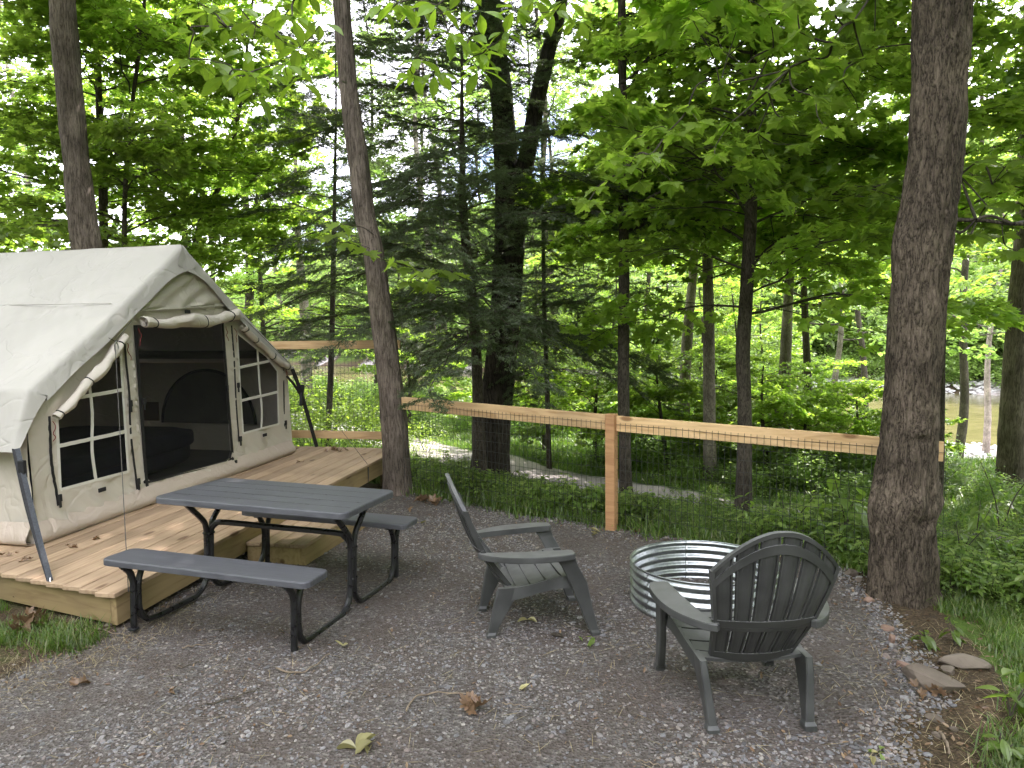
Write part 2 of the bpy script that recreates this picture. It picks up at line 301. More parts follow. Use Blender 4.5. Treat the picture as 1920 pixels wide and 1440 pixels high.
MT['canvas'] = _canvas('cream_canvas', (0.56, 0.51, 0.435), tl=0.04)
MT['fly'] = _canvas('cream_fly_canvas', (0.45, 0.425, 0.385), wr=0.45, tl=0.03, ws=1.2, stretch=(1.0, 1.0, 1.0), dist=0.04)
MT['skirt'] = _canvas('pinkish_groundsheet', (0.50, 0.42, 0.35), wr=0.6, tl=0.03, ws=5)
MT['tape'] = _canvas('pale_window_tape', (0.66, 0.64, 0.58), wr=0.3, tl=0.03, ws=20, dist=0.006)
def _screen():
    m, nt, out = new_mat('dark_insect_screen'); L = nt.links
    tr = nd(nt, 'ShaderNodeBsdfTransparent'); df = nd(nt, 'ShaderNodeBsdfDiffuse'); df.inputs[0].default_value = (0.02, 0.02, 0.02, 1)
    mx = nd(nt, 'ShaderNodeMixShader'); mx.inputs[0].default_value = 0.54; L.new(tr.outputs[0], mx.inputs[1]); L.new(df.outputs[0], mx.inputs[2]); L.new(mx.outputs[0], out.inputs[0])
    return m
MT['screen'] = _screen()
MT['navy'] = mat_basic('navy_flocked_vinyl', [(0.3, (0.010, 0.013, 0.024)), (0.7, (0.022, 0.026, 0.042))], 6, 0.8, bump=0.3, bscale=9, bdist=0.02)
MT['innerdark'] = mat_basic('dark_window_cover', [(0.3, (0.10, 0.10, 0.09)), (0.7, (0.15, 0.145, 0.13))], 3, 0.8, bump=0.5, bscale=5, bdist=0.03)
def _stone(name, stops, rough=0.85):
    m, nt, out = new_mat(name); L = nt.links
    b = nd(nt, 'ShaderNodeBsdfPrincipled', i_Roughness=rough); L.new(b.outputs[0], out.inputs[0]); b.inputs['Specular IOR Level'].default_value = 0.3
    oi = nd(nt, 'ShaderNodeObjectInfo'); r = ramp(nt, stops, oi.outputs['Random']); r.color_ramp.interpolation = 'LINEAR'
    tc = nd(nt, 'ShaderNodeTexCoord'); n = nd(nt, 'ShaderNodeTexNoise', i_Scale=3.0, i_Detail=6.0); L.new(tc.outputs['Object'], n.inputs['Vector'])
    mr = nd(nt, 'ShaderNodeMapRange'); mr.inputs[1].default_value = .3; mr.inputs[2].default_value = .7; mr.inputs[3].default_value = 0.75; mr.inputs[4].default_value = 1.2
    L.new(n.outputs['Fac'], mr.inputs[0]); hs = nd(nt, 'ShaderNodeHueSaturation'); L.new(r.outputs[0], hs.inputs['Color']); L.new(mr.outputs[0], hs.inputs['Value']); L.new(hs.outputs[0], b.inputs['Base Color'])
    return m
MT['gravel'] = _stone('grey_gravel_stone', [(0.0, (0.085, 0.081, 0.082)), (0.25, (0.145, 0.140, 0.143)), (0.45, (0.19, 0.185, 0.19)), (0.60, (0.17, 0.135, 0.12)), (0.74, (0.24, 0.235, 0.237)), (0.93, (0.24, 0.205, 0.175)), (1.0, (0.33, 0.31, 0.285))])
MT['rock'] = mat_basic('brown_field_stone', [(0.3, (0.09, 0.07, 0.053)), (0.7, (0.19, 0.155, 0.122))], 6, 0.85, bump=0.6, bscale=16, bdist=0.01)
MT['rockred'] = mat_basic('reddish_stone', [(0.3, (0.16, 0.10, 0.075)), (0.7, (0.28, 0.185, 0.14))], 9, 0.85, bump=0.5, bscale=20, bdist=0.008)
MT['rockpale'] = mat_basic('pale_river_stone', [(0.3, (0.34, 0.33, 0.32)), (0.7, (0.6, 0.58, 0.56))], 1.2, 0.85)

def _ground():
    m, nt, out = new_mat('ground_mixed'); L = nt.links
    b = nd(nt, 'ShaderNodeBsdfPrincipled', i_Roughness=0.95); L.new(b.outputs[0], out.inputs[0]); b.inputs['Specular IOR Level'].default_value = 0.15
    at = nd(nt, 'ShaderNodeVertexColor', layer_name='zone'); sp = nd(nt, 'ShaderNodeSeparateColor'); L.new(at.outputs['Color'], sp.inputs[0])
    g = nd(nt, 'ShaderNodeNewGeometry')
    def noise(s, d=6.0):
        n = nd(nt, 'ShaderNodeTexNoise', i_Scale=float(s), i_Detail=d); L.new(g.outputs['Position'], n.inputs['Vector']); return n.outputs['Fac']
    fine = noise(60); mid = noise(3.2); big = noise(0.9)
    vo = nd(nt, 'ShaderNodeTexVoronoi', i_Scale=75.0); L.new(g.outputs['Position'], vo.inputs['Vector'])
    spk = ramp(nt, [(0.0, (0.065, 0.056, 0.050)), (0.45, (0.105, 0.094, 0.087)), (0.75, (0.15, 0.138, 0.130)), (0.93, (0.17, 0.155, 0.145)), (1.0, (0.30, 0.28, 0.25))], None)
    sc = nd(nt, 'ShaderNodeSeparateColor'); L.new(vo.outputs['Color'], sc.inputs[0]); L.new(sc.outputs[0], spk.inputs[0])
    soil = ramp(nt, [(0.3, (0.062, 0.046, 0.037)), (0.7, (0.125, 0.102, 0.087))], fine)
    mixp = nd(nt, 'ShaderNodeMix', data_type='RGBA'); mr = nd(nt, 'ShaderNodeMapRange'); mr.inputs[1].default_value = 0.38; mr.inputs[2].default_value = 0.6; L.new(mid, mr.inputs[0])
    mr.inputs[3].default_value = 0.35; mr.inputs[4].default_value = 0.9
    L.new(mr.outputs[0], mixp.inputs[0]); L.new(soil.outputs[0], mixp.inputs[6]); L.new(spk.outputs[0], mixp.inputs[7])
    forest = ramp(nt, [(0.3, (0.035, 0.028, 0.018)), (0.55, (0.085, 0.060, 0.036)), (0.75, (0.13, 0.095, 0.06))], fine)
    grass = ramp(nt, [(0.3, (0.045, 0.075, 0.015)), (0.6, (0.09, 0.15, 0.025)), (0.8, (0.13, 0.17, 0.05))], mid)
    pale = ramp(nt, [(0.3, (0.30, 0.265, 0.25)), (0.6, (0.42, 0.38, 0.36)), (0.8, (0.52, 0.48, 0.46))], fine)
    def jit(ch):
        a = nd(nt, 'ShaderNodeMath', operation='MULTIPLY_ADD'); a.inputs[1].default_value = 0.7; L.new(mid, a.inputs[0])
        a.inputs[2].default_value = -0.35; s = nd(nt, 'ShaderNodeMath', operation='ADD'); L.new(a.outputs[0], s.inputs[0]); L.new(ch, s.inputs[1])
        q = nd(nt, 'ShaderNodeMapRange'); q.inputs[1].default_value = 0.35; q.inputs[2].default_value = 0.65; L.new(s.outputs[0], q.inputs[0]); return q.outputs[0]
    cur = forest.outputs[0]
    for ch, col in ((sp.outputs[1], grass.outputs[0]), (sp.outputs[2], pale.outputs[0]), (sp.outputs[0], mixp.outputs[2])):
        x = nd(nt, 'ShaderNodeMix', data_type='RGBA'); L.new(jit(ch), x.inputs[0]); L.new(cur, x.inputs[6]); L.new(col, x.inputs[7]); cur = x.outputs[2]
    L.new(cur, b.inputs['Base Color'])
    bp = nd(nt, 'ShaderNodeBump', i_Strength=0.9, i_Distance=0.012)
    ad = nd(nt, 'ShaderNodeMath', operation='ADD'); L.new(fine, ad.inputs[0]); L.new(vo.outputs['Distance'], ad.inputs[1]); L.new(ad.outputs[0], bp.inputs['Height']); L.new(bp.outputs[0], b.inputs['Normal'])
    return m
MT['ground'] = _ground()
def _water():
    m, nt, out = new_mat('olive_river_water'); L = nt.links
    b = nd(nt, 'ShaderNodeBsdfPrincipled', i_Roughness=0.12); L.new(b.outputs[0], out.inputs[0])
    g = nd(nt, 'ShaderNodeNewGeometry'); mp = nd(nt, 'ShaderNodeMapping'); mp.inputs['Scale'].default_value = (0.5, 1.6, 1); mp.inputs['Rotation'].default_value = (0, 0, -0.67); L.new(g.outputs['Position'], mp.inputs[0])
    n = nd(nt, 'ShaderNodeTexNoise', i_Scale=2.0, i_Detail=5.0); L.new(mp.outputs[0], n.inputs['Vector'])
    r = ramp(nt, [(0.35, (0.085, 0.078, 0.030)), (0.65, (0.15, 0.135, 0.055))], n.outputs['Fac']); L.new(r.outputs[0], b.inputs['Base Color'])
    bp = nd(nt, 'ShaderNodeBump', i_Strength=0.35, i_Distance=0.05); L.new(n.outputs['Fac'], bp.inputs['Height']); L.new(bp.outputs[0], b.inputs['Normal'])
    return m
MT['water'] = _water()

# ------------------------------------------------------------------ mesh helpers
COL = SC.collection
class MB:
    def __init__(s): s.v = []; s.f = []; s.m = []; s.n = 0
    def add(s, v, f, m=0):
        v = np.asarray(v, float).reshape(-1, 3); s.v.append(v)
        for q in f: s.f.append(tuple(int(i) + s.n for i in q)); s.m.append(m)
        s.n += len(v)
    def box(s, c, size, rot=None, ch=0.0, m=0):
        hx, hy, hz = [a / 2 for a in size]
        if ch <= 0:
            v = np.array([(x, y, z) for x in (-hx, hx) for y in (-hy, hy) for z in (-hz, hz)])
            f = [(0, 1, 3, 2), (4, 6, 7, 5), (0, 4, 5, 1), (2, 3, 7, 6), (0, 2, 6, 4), (1, 5, 7, 3)]
        else:
            v = []; idx = {}
            for sx in (-1, 1):
                for sy in (-1, 1):
                    for sz in (-1, 1):
                        for ax in range(3):
                            p = [sx * (hx - ch), sy * (hy - ch), sz * (hz - ch)]
                            p[ax] = (sx * hx, sy * hy, sz * hz)[ax]
                            idx[(sx, sy, sz, ax)] = len(v); v.append(p)
            f = []
            for ax in range(3):
                o = [a for a in range(3) if a != ax]
                for sg in (-1, 1):
                    q = []
                    for a, b in ((-1, -1), (1, -1), (1, 1), (-1, 1)):
                        k = [0, 0, 0]; k[ax] = sg; k[o[0]] = a; k[o[1]] = b; q.append(idx[(*k, ax)])
                    f.append(q)
            for ax in range(3):
                o = [a for a in range(3) if a != ax]
                for a in (-1, 1):
                    for b in (-1, 1):
                        q = []
                        for e, w in ((-1, o[0]), (1, o[0]), (1, o[1]), (-1, o[1])):
                            k = [0, 0, 0]; k[ax] = e; k[o[0]] = a; k[o[1]] = b; q.append(idx[(*k, w)])
                        f.append(q)
            for sx in (-1, 1):
                for sy in (-1, 1):
                    for sz in (-1, 1): f.append([idx[(sx, sy, sz, a)] for a in range(3)])
            v = np.array(v)
        if rot is not None: v = v @ np.array(rot).T
        s.add(v + np.array(c), f, m)
    def tube(s, pts, r, n=8, m=0, sq=None, cap=True, smooth=0):
        P = np.asarray(pts, float)
        if smooth: P, r = resample(P, r, smooth)
        k = len(P); r = np.broadcast_to(np.asarray(r, float), (k,))
        T = np.gradient(P, axis=0) if k > 2 else np.repeat((P[-1:] - P[:1]), k, 0)
        T /= np.linalg.norm(T, axis=1)[:, None] + 1e-12
        ref = np.array([0, 0, 1.0]) if abs(T[0][2]) < 0.9 else np.array([1.0, 0, 0])
        N = np.cross(T[0], ref); N /= np.linalg.norm(N); vs = []
        a = np.linspace(0, 2 * np.pi, n, endpoint=False) + (np.pi / n if sq else 0)
        for i in range(k):
            N = N - T[i] * (N @ T[i]); N /= np.linalg.norm(N) + 1e-12; B = np.cross(T[i], N)
            c_, s_ = np.cos(a), np.sin(a)
            if sq:
                mx = np.maximum(np.abs(c_), np.abs(s_)); rr = np.minimum(1 / mx, 1.28) * 0.95
                c_, s_ = c_ * rr * sq[0], s_ * rr * sq[1]
            vs.append(P[i] + r[i] * (np.outer(c_, N) + np.outer(s_, B)))
        v = np.concatenate(vs); f = []
        for i in range(k - 1):
            for j in range(n):
                j2 = (j + 1) % n; f.append((i * n + j, i * n + j2, (i + 1) * n + j2, (i + 1) * n + j))
        if cap: f.append(tuple(range(n - 1, -1, -1))); f.append(tuple((k - 1) * n + j for j in range(n)))
        s.add(v, f, m)
    def loft(s, secs, m=0, cap=True):
        """secs: list of arrays (n,3)"""
        n = len(secs[0]); k = len(secs); v = np.concatenate(secs); f = []
        for i in range(k - 1):
            for j in range(n):
                j2 = (j + 1) % n; f.append((i * n + j, i * n + j2, (i + 1) * n + j2, (i + 1) * n + j))
        if cap: f.append(tuple(range(n - 1, -1, -1))); f.append(tuple((k - 1) * n + j for j in range(n)))
        s.add(v, f, m)
    def grid(s, P, m=0, solid=0.0, nrm=None):
        """P (a,b,3) surface; solid: thickness along -normal"""
        a, b = P.shape[:2]
        if not solid:
            s.add(P.reshape(-1, 3), [(i * b + j, (i + 1) * b + j, (i + 1) * b + j + 1, i * b + j + 1) for i in range(a - 1) for j in range(b - 1)], m); return
        if nrm is None:
            du = np.gradient(P, axis=0); dv = np.gradient(P, axis=1); nrm = np.cross(du, dv); nrm /= np.linalg.norm(nrm, axis=2)[..., None] + 1e-12
        Q = P - nrm * solid; N = a * b
        f = [(i * b + j, (i + 1) * b + j, (i + 1) * b + j + 1, i * b + j + 1) for i in range(a - 1) for j in range(b - 1)]
        f += [(N + i * b + j, N + i * b + j + 1, N + (i + 1) * b + j + 1, N + (i + 1) * b + j) for i in range(a - 1) for j in range(b - 1)]
        for i in range(a - 1):
            f.append((i * b, i * b + N, (i + 1) * b + N, (i + 1) * b)); j = b - 1
            f.append((i * b + j, (i + 1) * b + j, (i + 1) * b + j + N, i * b + j + N))
        for j in range(b - 1):
            f.append((j, j + 1, j + 1 + N, j + N)); q = (a - 1) * b
            f.append((q + j, q + j + N, q + j + 1 + N, q + j + 1))
        s.add(np.concatenate([P.reshape(-1, 3), Q.reshape(-1, 3)]), f, m)
    def raw(s, v, tris, m=0):
        s.add(v, [], m); s.n -= len(v)
        if not hasattr(s, 'rt'): s.rt = []
        s.rt.append((np.asarray(tris) + s.n, m)); s.n += len(v)
    def mesh(s, name, mats, smooth=False):
        v = np.concatenate(s.v) if s.v else np.zeros((0, 3))
        lt = np.array([len(q) for q in s.f], int); lv = np.array([i for q in s.f for i in q], int); mi = np.array(s.m, int)
        for t, m in getattr(s, 'rt', []):
            lt = np.concatenate([lt, np.full(len(t), 3)]); lv = np.concatenate([lv, t.ravel()]); mi = np.concatenate([mi, np.full(len(t), m)])
        me = bpy.data.meshes.new(name); me.vertices.add(len(v)); me.vertices.foreach_set('co', v.ravel().astype(np.float32))
        me.loops.add(len(lv)); me.loops.foreach_set('vertex_index', lv.astype(np.int32))
        me.polygons.add(len(lt)); ls = np.concatenate([[0], np.cumsum(lt)[:-1]]) if len(lt) else lt
        me.polygons.foreach_set('loop_start', ls.astype(np.int32))
        me.polygons.foreach_set('material_index', mi.astype(np.int32))
        me.polygons.foreach_set('use_smooth', np.full(len(lt), bool(smooth)))
        for mt in (mats if isinstance(mats, (list, tuple)) else [mats]): me.materials.append(mt)
        me.update(calc_edges=True); me.validate()
        return me
def resample(P, r, n):
    P = np.asarray(P, float); k = len(P); r = np.broadcast_to(np.asarray(r, float), (k,))
    t = np.linspace(0, k - 1, n); i = np.clip(t.astype(int), 0, k - 2); f = (t - i)[:, None]
    p0 = P[np.clip(i - 1, 0, k - 1)]; p1 = P[i]; p2 = P[i + 1]; p3 = P[np.clip(i + 2, 0, k - 1)]
    Q = 0.5 * (2 * p1 + (p2 - p0) * f + (2 * p0 - 5 * p1 + 4 * p2 - p3) * f ** 2 + (3 * p1 - p0 - 3 * p2 + p3) * f ** 3)
    return Q, r[i] * (1 - f[:, 0]) + r[i + 1] * f[:, 0]
def obj(name, me, parent=None, loc=(0, 0, 0), rot=(0, 0, 0), scale=None):
    o = bpy.data.objects.new(name, me); COL.objects.link(o); o.location = loc; o.rotation_euler = rot
    if scale is not None: o.scale = (scale,) * 3 if np.isscalar(scale) else scale
    if parent: o.parent = parent
    return o
def tag(o, label=None, cat=None, group=None, kind=None):
    if label: o['label'] = label
    if cat: o['category'] = cat
    if group: o['group'] = group
    if kind: o['kind'] = kind
    return o
def thing(name, label, cat, loc=(0, 0, 0), rot=(0, 0, 0), group=None):
    o = bpy.data.objects.new(name, None); COL.objects.link(o); o.location = loc; o.rotation_euler = rot; o.empty_display_size = 0.2
    return tag(o, label, cat, group)
def part(name, mb, mats, parent, smooth=False, **kw):
    return obj(name, mb.mesh(name, mats, smooth), parent, **kw)

# ------------------------------------------------------------------ scatter (stuff only)
def scatter(name, pts, eul, sc, meshes, mats_kind='stuff', label=None, seed=1):
    col = bpy.data.collections.new(name + '_source')
    for i, me in enumerate(meshes):
        o = bpy.data.objects.new(name + '_piece', me); col.objects.link(o)
    me = bpy.data.meshes.new(name); me.vertices.add(len(pts)); me.vertices.foreach_set('co', np.asarray(pts, np.float32).ravel())
    a = me.attributes.new('rot', 'FLOAT_VECTOR', 'POINT'); a.data.foreach_set('vector', np.asarray(eul, np.float32).ravel())
    sc = np.asarray(sc, np.float32)
    if sc.ndim == 1: sc = np.repeat(sc[:, None], 3, 1)
    a = me.attributes.new('scl', 'FLOAT_VECTOR', 'POINT'); a.data.foreach_set('vector', sc.ravel())
    a = me.attributes.new('pick', 'INT', 'POINT'); a.data.foreach_set('value', np.random.default_rng(seed).integers(0, len(meshes), len(pts)).astype(np.int32))
    o = bpy.data.objects.new(name, me); COL.objects.link(o); o['kind'] = mats_kind
    if label: o['label'] = label
    g = bpy.data.node_groups.new(name + '_nodes', 'GeometryNodeTree')
    g.interface.new_socket('Geometry', in_out='INPUT', socket_type='NodeSocketGeometry'); g.interface.new_socket('Geometry', in_out='OUTPUT', socket_type='NodeSocketGeometry')
    N = g.nodes; gi = N.new('NodeGroupInput'); go = N.new('NodeGroupOutput')
    ci = N.new('GeometryNodeCollectionInfo'); ci.inputs['Collection'].default_value = col; ci.inputs['Separate Children'].default_value = True; ci.inputs['Reset Children'].default_value = True
    ip = N.new('GeometryNodeInstanceOnPoints'); ip.inputs['Pick Instance'].default_value = True
    def at(nm, t):
        q = N.new('GeometryNodeInputNamedAttribute'); q.data_type = t; q.inputs['Name'].default_value = nm
        return [s for s in q.outputs if s.enabled and s.name == 'Attribute'][0]
    e2r = N.new('FunctionNodeEulerToRotation')
    g.links.new(at('rot', 'FLOAT_VECTOR'), e2r.inputs[0]); g.links.new(e2r.outputs[0], ip.inputs['Rotation'])
    g.links.new(at('scl', 'FLOAT_VECTOR'), ip.inputs['Scale']); g.links.new(at('pick', 'INT'), ip.inputs['Instance Index'])
    g.links.new(gi.outputs[0], ip.inputs['Points']); g.links.new(ci.outputs[0], ip.inputs['Instance']); g.links.new(ip.outputs[0], go.inputs[0])
    md = o.modifiers.new('scatter', 'NODES'); md.node_group = g
    return o

# ------------------------------------------------------------------ ground, river
def graded(lo, hi, a, b, fine, g=1.07):
    xs = list(np.arange(a, b, fine)); s = fine; x = xs[-1]
    while x < hi: s *= g; x += s; xs.append(x)
    s = fine; x = xs[0]; left = []
    while x > lo: s *= g; x -= s; left.append(x)
    return np.array(left[::-1] + xs)
gx = graded(-170, 190, -4.2, 4.4, 0.045); gy = graded(-60, 260, 1.2, 8.6, 0.045)
X, Y = np.meshgrid(gx, gy, indexing='ij'); Z = ground_z(X, Y)
mb = MB(); nx, ny = X.shape
idx = np.arange(nx * ny).reshape(nx, ny)
q = np.stack([idx[:-1, :-1], idx[1:, :-1], idx[1:, 1:], idx[:-1, 1:]], -1).reshape(-1, 4)
me = bpy.data.meshes.new('ground'); me.vertices.add(nx * ny); me.vertices.foreach_set('co', np.stack([X, Y, Z], -1).ravel().astype(np.float32))
me.loops.add(q.size); me.loops.foreach_set('vertex_index', q.ravel().astype(np.int32)); me.polygons.add(len(q)); me.polygons.foreach_set('loop_start', (np.arange(len(q)) * 4).astype(np.int32))
me.polygons.foreach_set('use_smooth', np.full(len(q), True)); me.update(calc_edges=True); me.materials.append(MT['ground'])
sdp = poly_sd(PAD, X, Y); T_ = tdist(X, Y); pm = path_mask(X, Y)
zone = np.zeros((nx, ny, 4)); zone[..., 3] = 1
zone[..., 0] = np.clip(0.5 - sdp / 0.35, 0, 1)
zone[..., 2] = np.clip(0.5 + (0.95 - pm) / 0.5, 0, 1) + np.clip(1.6 - np.abs(T_ - 35.5) / 3.4, 0, 1) * 1.2 + np.clip(1 - np.abs(T_ - 67.3) / 2.5, 0, 1)
gr = np.where((T_ > 0.3) & (T_ < 37), 0.8, 0.0) + np.where(T_ > 69, 0.9, 0) + np.where((X < -2.3) & (Y < 4.6) & (sdp > 0.1), 0.36, 0) + np.where((X > 1.9) & (sdp > 0.35) & (T_ < 0.3), 0.62, 0)
zone[..., 1] = np.clip(gr, 0, 1); zone = np.clip(zone, 0, 1)
ca = me.color_attributes.new('zone', 'FLOAT_COLOR', 'POINT'); ca.data.foreach_set('color', zone.ravel().astype(np.float32))
tag(obj('ground', me), 'gravel pad running into grassy woodland floor', kind='structure')
nv = np.array([0.62, 0.785]); tv = np.array([0.785, -0.62]); p0 = np.array([-1.2, 7.9])
mb = MB(); cs = []
for t, s in ((36, -160), (36, 160), (72, 160), (72, -160)): p = p0 + nv * t + tv * s; cs.append((p[0], p[1], -5.28))
mb.add(cs, [(0, 1, 2, 3)]); tag(part('river_water', mb, MT['water'], None), 'olive brown river beyond the trees', kind='structure')
#PART2

# ------------------------------------------------------------------ deck
DC = np.array([-2.416, 4.077, 0.25]); DYAW = math.radians(78.2)
du = np.array([math.cos(DYAW), math.sin(DYAW), 0]); dn = np.array([-du[1], du[0], 0])
def dk(x, y, z=0): return DC + du * x + dn * y + np.array([0, 0, z])
deck = thing('tent_deck', 'low timber deck of pale pine boards carrying the canvas tent', 'deck', tuple(DC), (0, 0, DYAW))
DL = 4.72
bm_ = {}
for i in range(34):
    x0 = 0.195 * (i * 0.1445) + random.uniform(-0.006, 0.006) - 0.02; ln = round(DL - x0, 3)
    mb = MB(); mb.box((0, 0, 0), (ln, 0.138, 0.028), ch=0.003)
    # darker cut end faces
    o = part('board', mb, [MT['deck']], deck, loc=(x0 + ln / 2, 0.069 + i * 0.1445 - 0.02, -0.014 + random.uniform(-0.0015, 0.0015)))
mb = MB(); mb.box((DL / 2, 0.02, -0.028 - 0.0925), (DL - 0.02, 0.038, 0.185), ch=0.003); part('rim_joist', mb, MT['rim'], deck)
mb = MB(); L2 = 4.9
a = math.atan2(1, 0.195)
mb.box((0, 0, 0), (L2, 0.038, 0.185), ch=0.003)
part('rim_joist', mb, MT['rim'], deck, loc=(0.045 + 0.195 * L2 / 2 * 0.98, 0.055 + L2 / 2 * 0.98, -0.028 - 0.0925), rot=(0, 0, a))
mb = MB(); mb.box((DL - 0.03, 2.4, -0.028 - 0.0925), (0.038, 4.7, 0.185), ch=0.003); part('rim_joist', mb, MT['rim'], deck)
for px_, py_ in ((4.55, 0.12), (4.55, 2.2), (2.4, 0.12)):
    w = dk(px_, py_, 0); gzv = float(ground_z(w[0], w[1])); h = 0.25 - 0.03 - gzv + 0.1
    mb = MB(); mb.box((px_, py_, -0.03 - h / 2), (0.09, 0.09, h), ch=0.004); part('support_post', mb, MT['rim'], deck)
for i in range(9):
    mb = MB(); x = 0.9 + i * 0.42; mb.box((x, 2.4, -0.03 - 0.09), (0.038, 4.5, 0.17)); part('joist', mb, MT['rim'], deck)
# step in front of the door, standing on the gravel
sx0, sx1, sy0, sy1 = 1.36, 2.55, -0.52, -0.01
step = thing('deck_step', 'box step of pale boards against the deck under the bench', 'step', tuple(dk(sx0, sy0, -0.25)), (0, 0, DYAW))
st_top = 0.125
for i in range(4):
    w_ = (sy1 - sy0) / 4; mb = MB(); mb.box(((sx1 - sx0) / 2, w_ * (i + .5), st_top - 0.014), (sx1 - sx0 + 0.02, w_ - 0.006, 0.028), ch=0.003); part('board', mb, MT['deck'], step)
mb = MB(); mb.box(((sx1 - sx0) / 2, 0.022, st_top - 0.03 - 0.085), (sx1 - sx0, 0.038, 0.17), ch=0.003); part('front_board', mb, MT['rim'], step)
for x in (0.021, sx1 - sx0 - 0.021):
    mb = MB(); mb.box((x, (sy1 - sy0) / 2 + 0.02, st_top - 0.03 - 0.087), (0.038, sy1 - sy0 - 0.045, 0.17), ch=0.003); part('side_board', mb, MT['rim'], step)

# ------------------------------------------------------------------ tent (local x along front wall, y into the tent, z up)
TA = np.array([-3.527, 5.015, 0.25]); TY = math.radians(77.13)
tu = np.array([math.cos(TY), math.sin(TY), 0]); tn = np.array([-tu[1], tu[0], 0])
TW = 3.555; TD = 3.6
tent = thing('wall_tent', 'cream canvas wall tent with dark mesh door standing on the deck', 'tent', tuple(TA), (0, 0, TY))
def tloc(p): p = np.asarray(p) - TA; return np.array([p @ tu, p @ tn, p[2]])
def xw(px, py, x):
    d = ray(px, py); t = ((TA + tu * x - O3) @ tu) / (d @ tu); return tloc(O3 + d * t)
DOOR = [(1.125, 0.30), (1.14, 0.235), (1.20, 0.20), (2.26, 0.165), (2.34, 0.185), (2.375, 0.25), (2.345, 1.62), (1.12, 1.60)]
WINL = [(0.245, 0.355), (0.935, 0.345), (0.935, 1.36), (0.80, 1.31), (0.265, 0.90)]
WINR = [(2.60, 0.405), (3.315, 0.40), (3.34, 1.03), (3.13, 1.215), (2.585, 1.50)]
def cut_panel(outline, holes, step_, disp, name, mat, parent, y=0.0, mapf=None):
    pts = [Vector(p) for p in outline]; edges = []; n = len(outline)
    edges += [(i, (i + 1) % n) for i in range(n)]
    for h in holes:
        b = len(pts); pts += [Vector(p) for p in h]; edges += [(b + i, b + (i + 1) % len(h)) for i in range(len(h))]
    xs = [p[0] for p in outline]; zs = [p[1] for p in outline]
    gxx, gzz = np.meshgrid(np.arange(min(xs) + step_ / 2, max(xs), step_), np.arange(min(zs) + step_ / 2, max(zs), step_))
    P = np.stack([gxx.ravel(), gzz.ravel()], 1); P = P[poly_sd(np.array(outline), P[:, 0], P[:, 1]) < -step_ * 0.4]
    for h in holes: P = P[np.abs(poly_sd(np.array(h), P[:, 0], P[:, 1])) > step_ * 0.4]
    pts += [Vector(p) for p in P]
    vo, eo, fo, *_ = delaunay_2d_cdt(pts, edges, [], 0, 1e-6)
    V = np.array([(v.x, v.y) for v in vo]); F = np.array([f for f in fo if len(f) == 3])
    c = V[F].mean(1); keep = poly_sd(np.array(outline), c[:, 0], c[:, 1]) < 0
    for h in holes: keep &= poly_sd(np.array(h), c[:, 0], c[:, 1]) > 0
    F = F[keep]; d = disp(V[:, 0], V[:, 1])
    if mapf: co = mapf(V[:, 0], V[:, 1], d)
    else: co = np.stack([V[:, 0], y + d, V[:, 1]], 1)
    mb = MB(); mb.raw(co, F, 0)
    return part(name, mb, mat, parent, smooth=True)
AP = (1.78, 2.30)
def wall_disp(x, z):
    d = (fbm(x * 3 + z * 2, z * 3, 21) - 0.47) * 0.05
    strip = ((x > 0.95) & (x < 1.14)) | ((x > 2.34) & (x < 2.6))
    d = d + np.where(strip, 0.006 * np.sin(z * 75 + 3 * vnoise(z * 4, x * 3, 5)), 0)
    low = np.clip((0.36 - z) / 0.36, 0, 1)
    d = d - 0.035 * low ** 2 + low * 0.012 * np.sin((x * 1.3 + z * 1.6) * 28 + 5 * vnoise(x * 3, z * 3, 6))
    up = np.clip((z - 1.7) / 0.3, 0, 1); d = d + up * 0.012 * np.sin((x - z * 0.5) * 22 + 6 * vnoise(x * 2, z * 5, 9))
    return d
cut_panel([(0, 0.0), (TW, 0.0), (TW, 1.1), AP, (0, 1.1)], [DOOR, WINL, WINR], 0.03, wall_disp, 'front_wall', MT['canvas'], tent)
def flat_poly(name, poly, y, mat, parent=tent, label=None, disp=None):
    return cut_panel(poly, [], 0.06, disp or (lambda x, z: 0.012 * (fbm(x * 4, z * 3, 4) - .5)), name, mat, parent, y=y)
flat_poly('door_screen', DOOR, 0.012, MT['screen']); flat_poly('window_screen', WINL, 0.012, MT['screen']); flat_poly('window_screen', WINR, 0.012, MT['screen'])
# gable vent cover
cut_panel([(1.10, 1.715), (2.44, 1.79), (1.78, 2.22)], [], 0.03, lambda x, z: -0.025 + 0.012 * np.sin((x * 1.2 - z * 2) * 16 + 5 * vnoise(x * 3, z * 6, 9)) , 'gable_vent_cover', MT['canvas'], tent)
def ribbon(name, pts, w, mat, y=-0.012, amp=0.006, parent=tent, th=0.004, n=40, seed=0):
    P, _ = resample(np.array([(p[0], 0, p[1]) for p in pts], float), 1.0, n)
    T = np.gradient(P, axis=0); T /= np.linalg.norm(T, axis=1)[:, None]; S = np.stack([-T[:, 2], T[:, 0] * 0, T[:, 0]], 1)
    wob = amp * (vnoise(np.arange(n) * 0.45, np.full(n, seed + 0.5), seed) - 0.5) * 2
    P = P + S * wob[:, None]; P[:, 1] += y + wob * 0.6
    G = np.stack([P - S * w / 2, P + S * w / 2], 1)
    mb = MB(); mb.grid(G, solid=th, nrm=np.tile(np.array([0, -1.0, 0]), (n, 2, 1))); return part(name, mb, mat, parent)
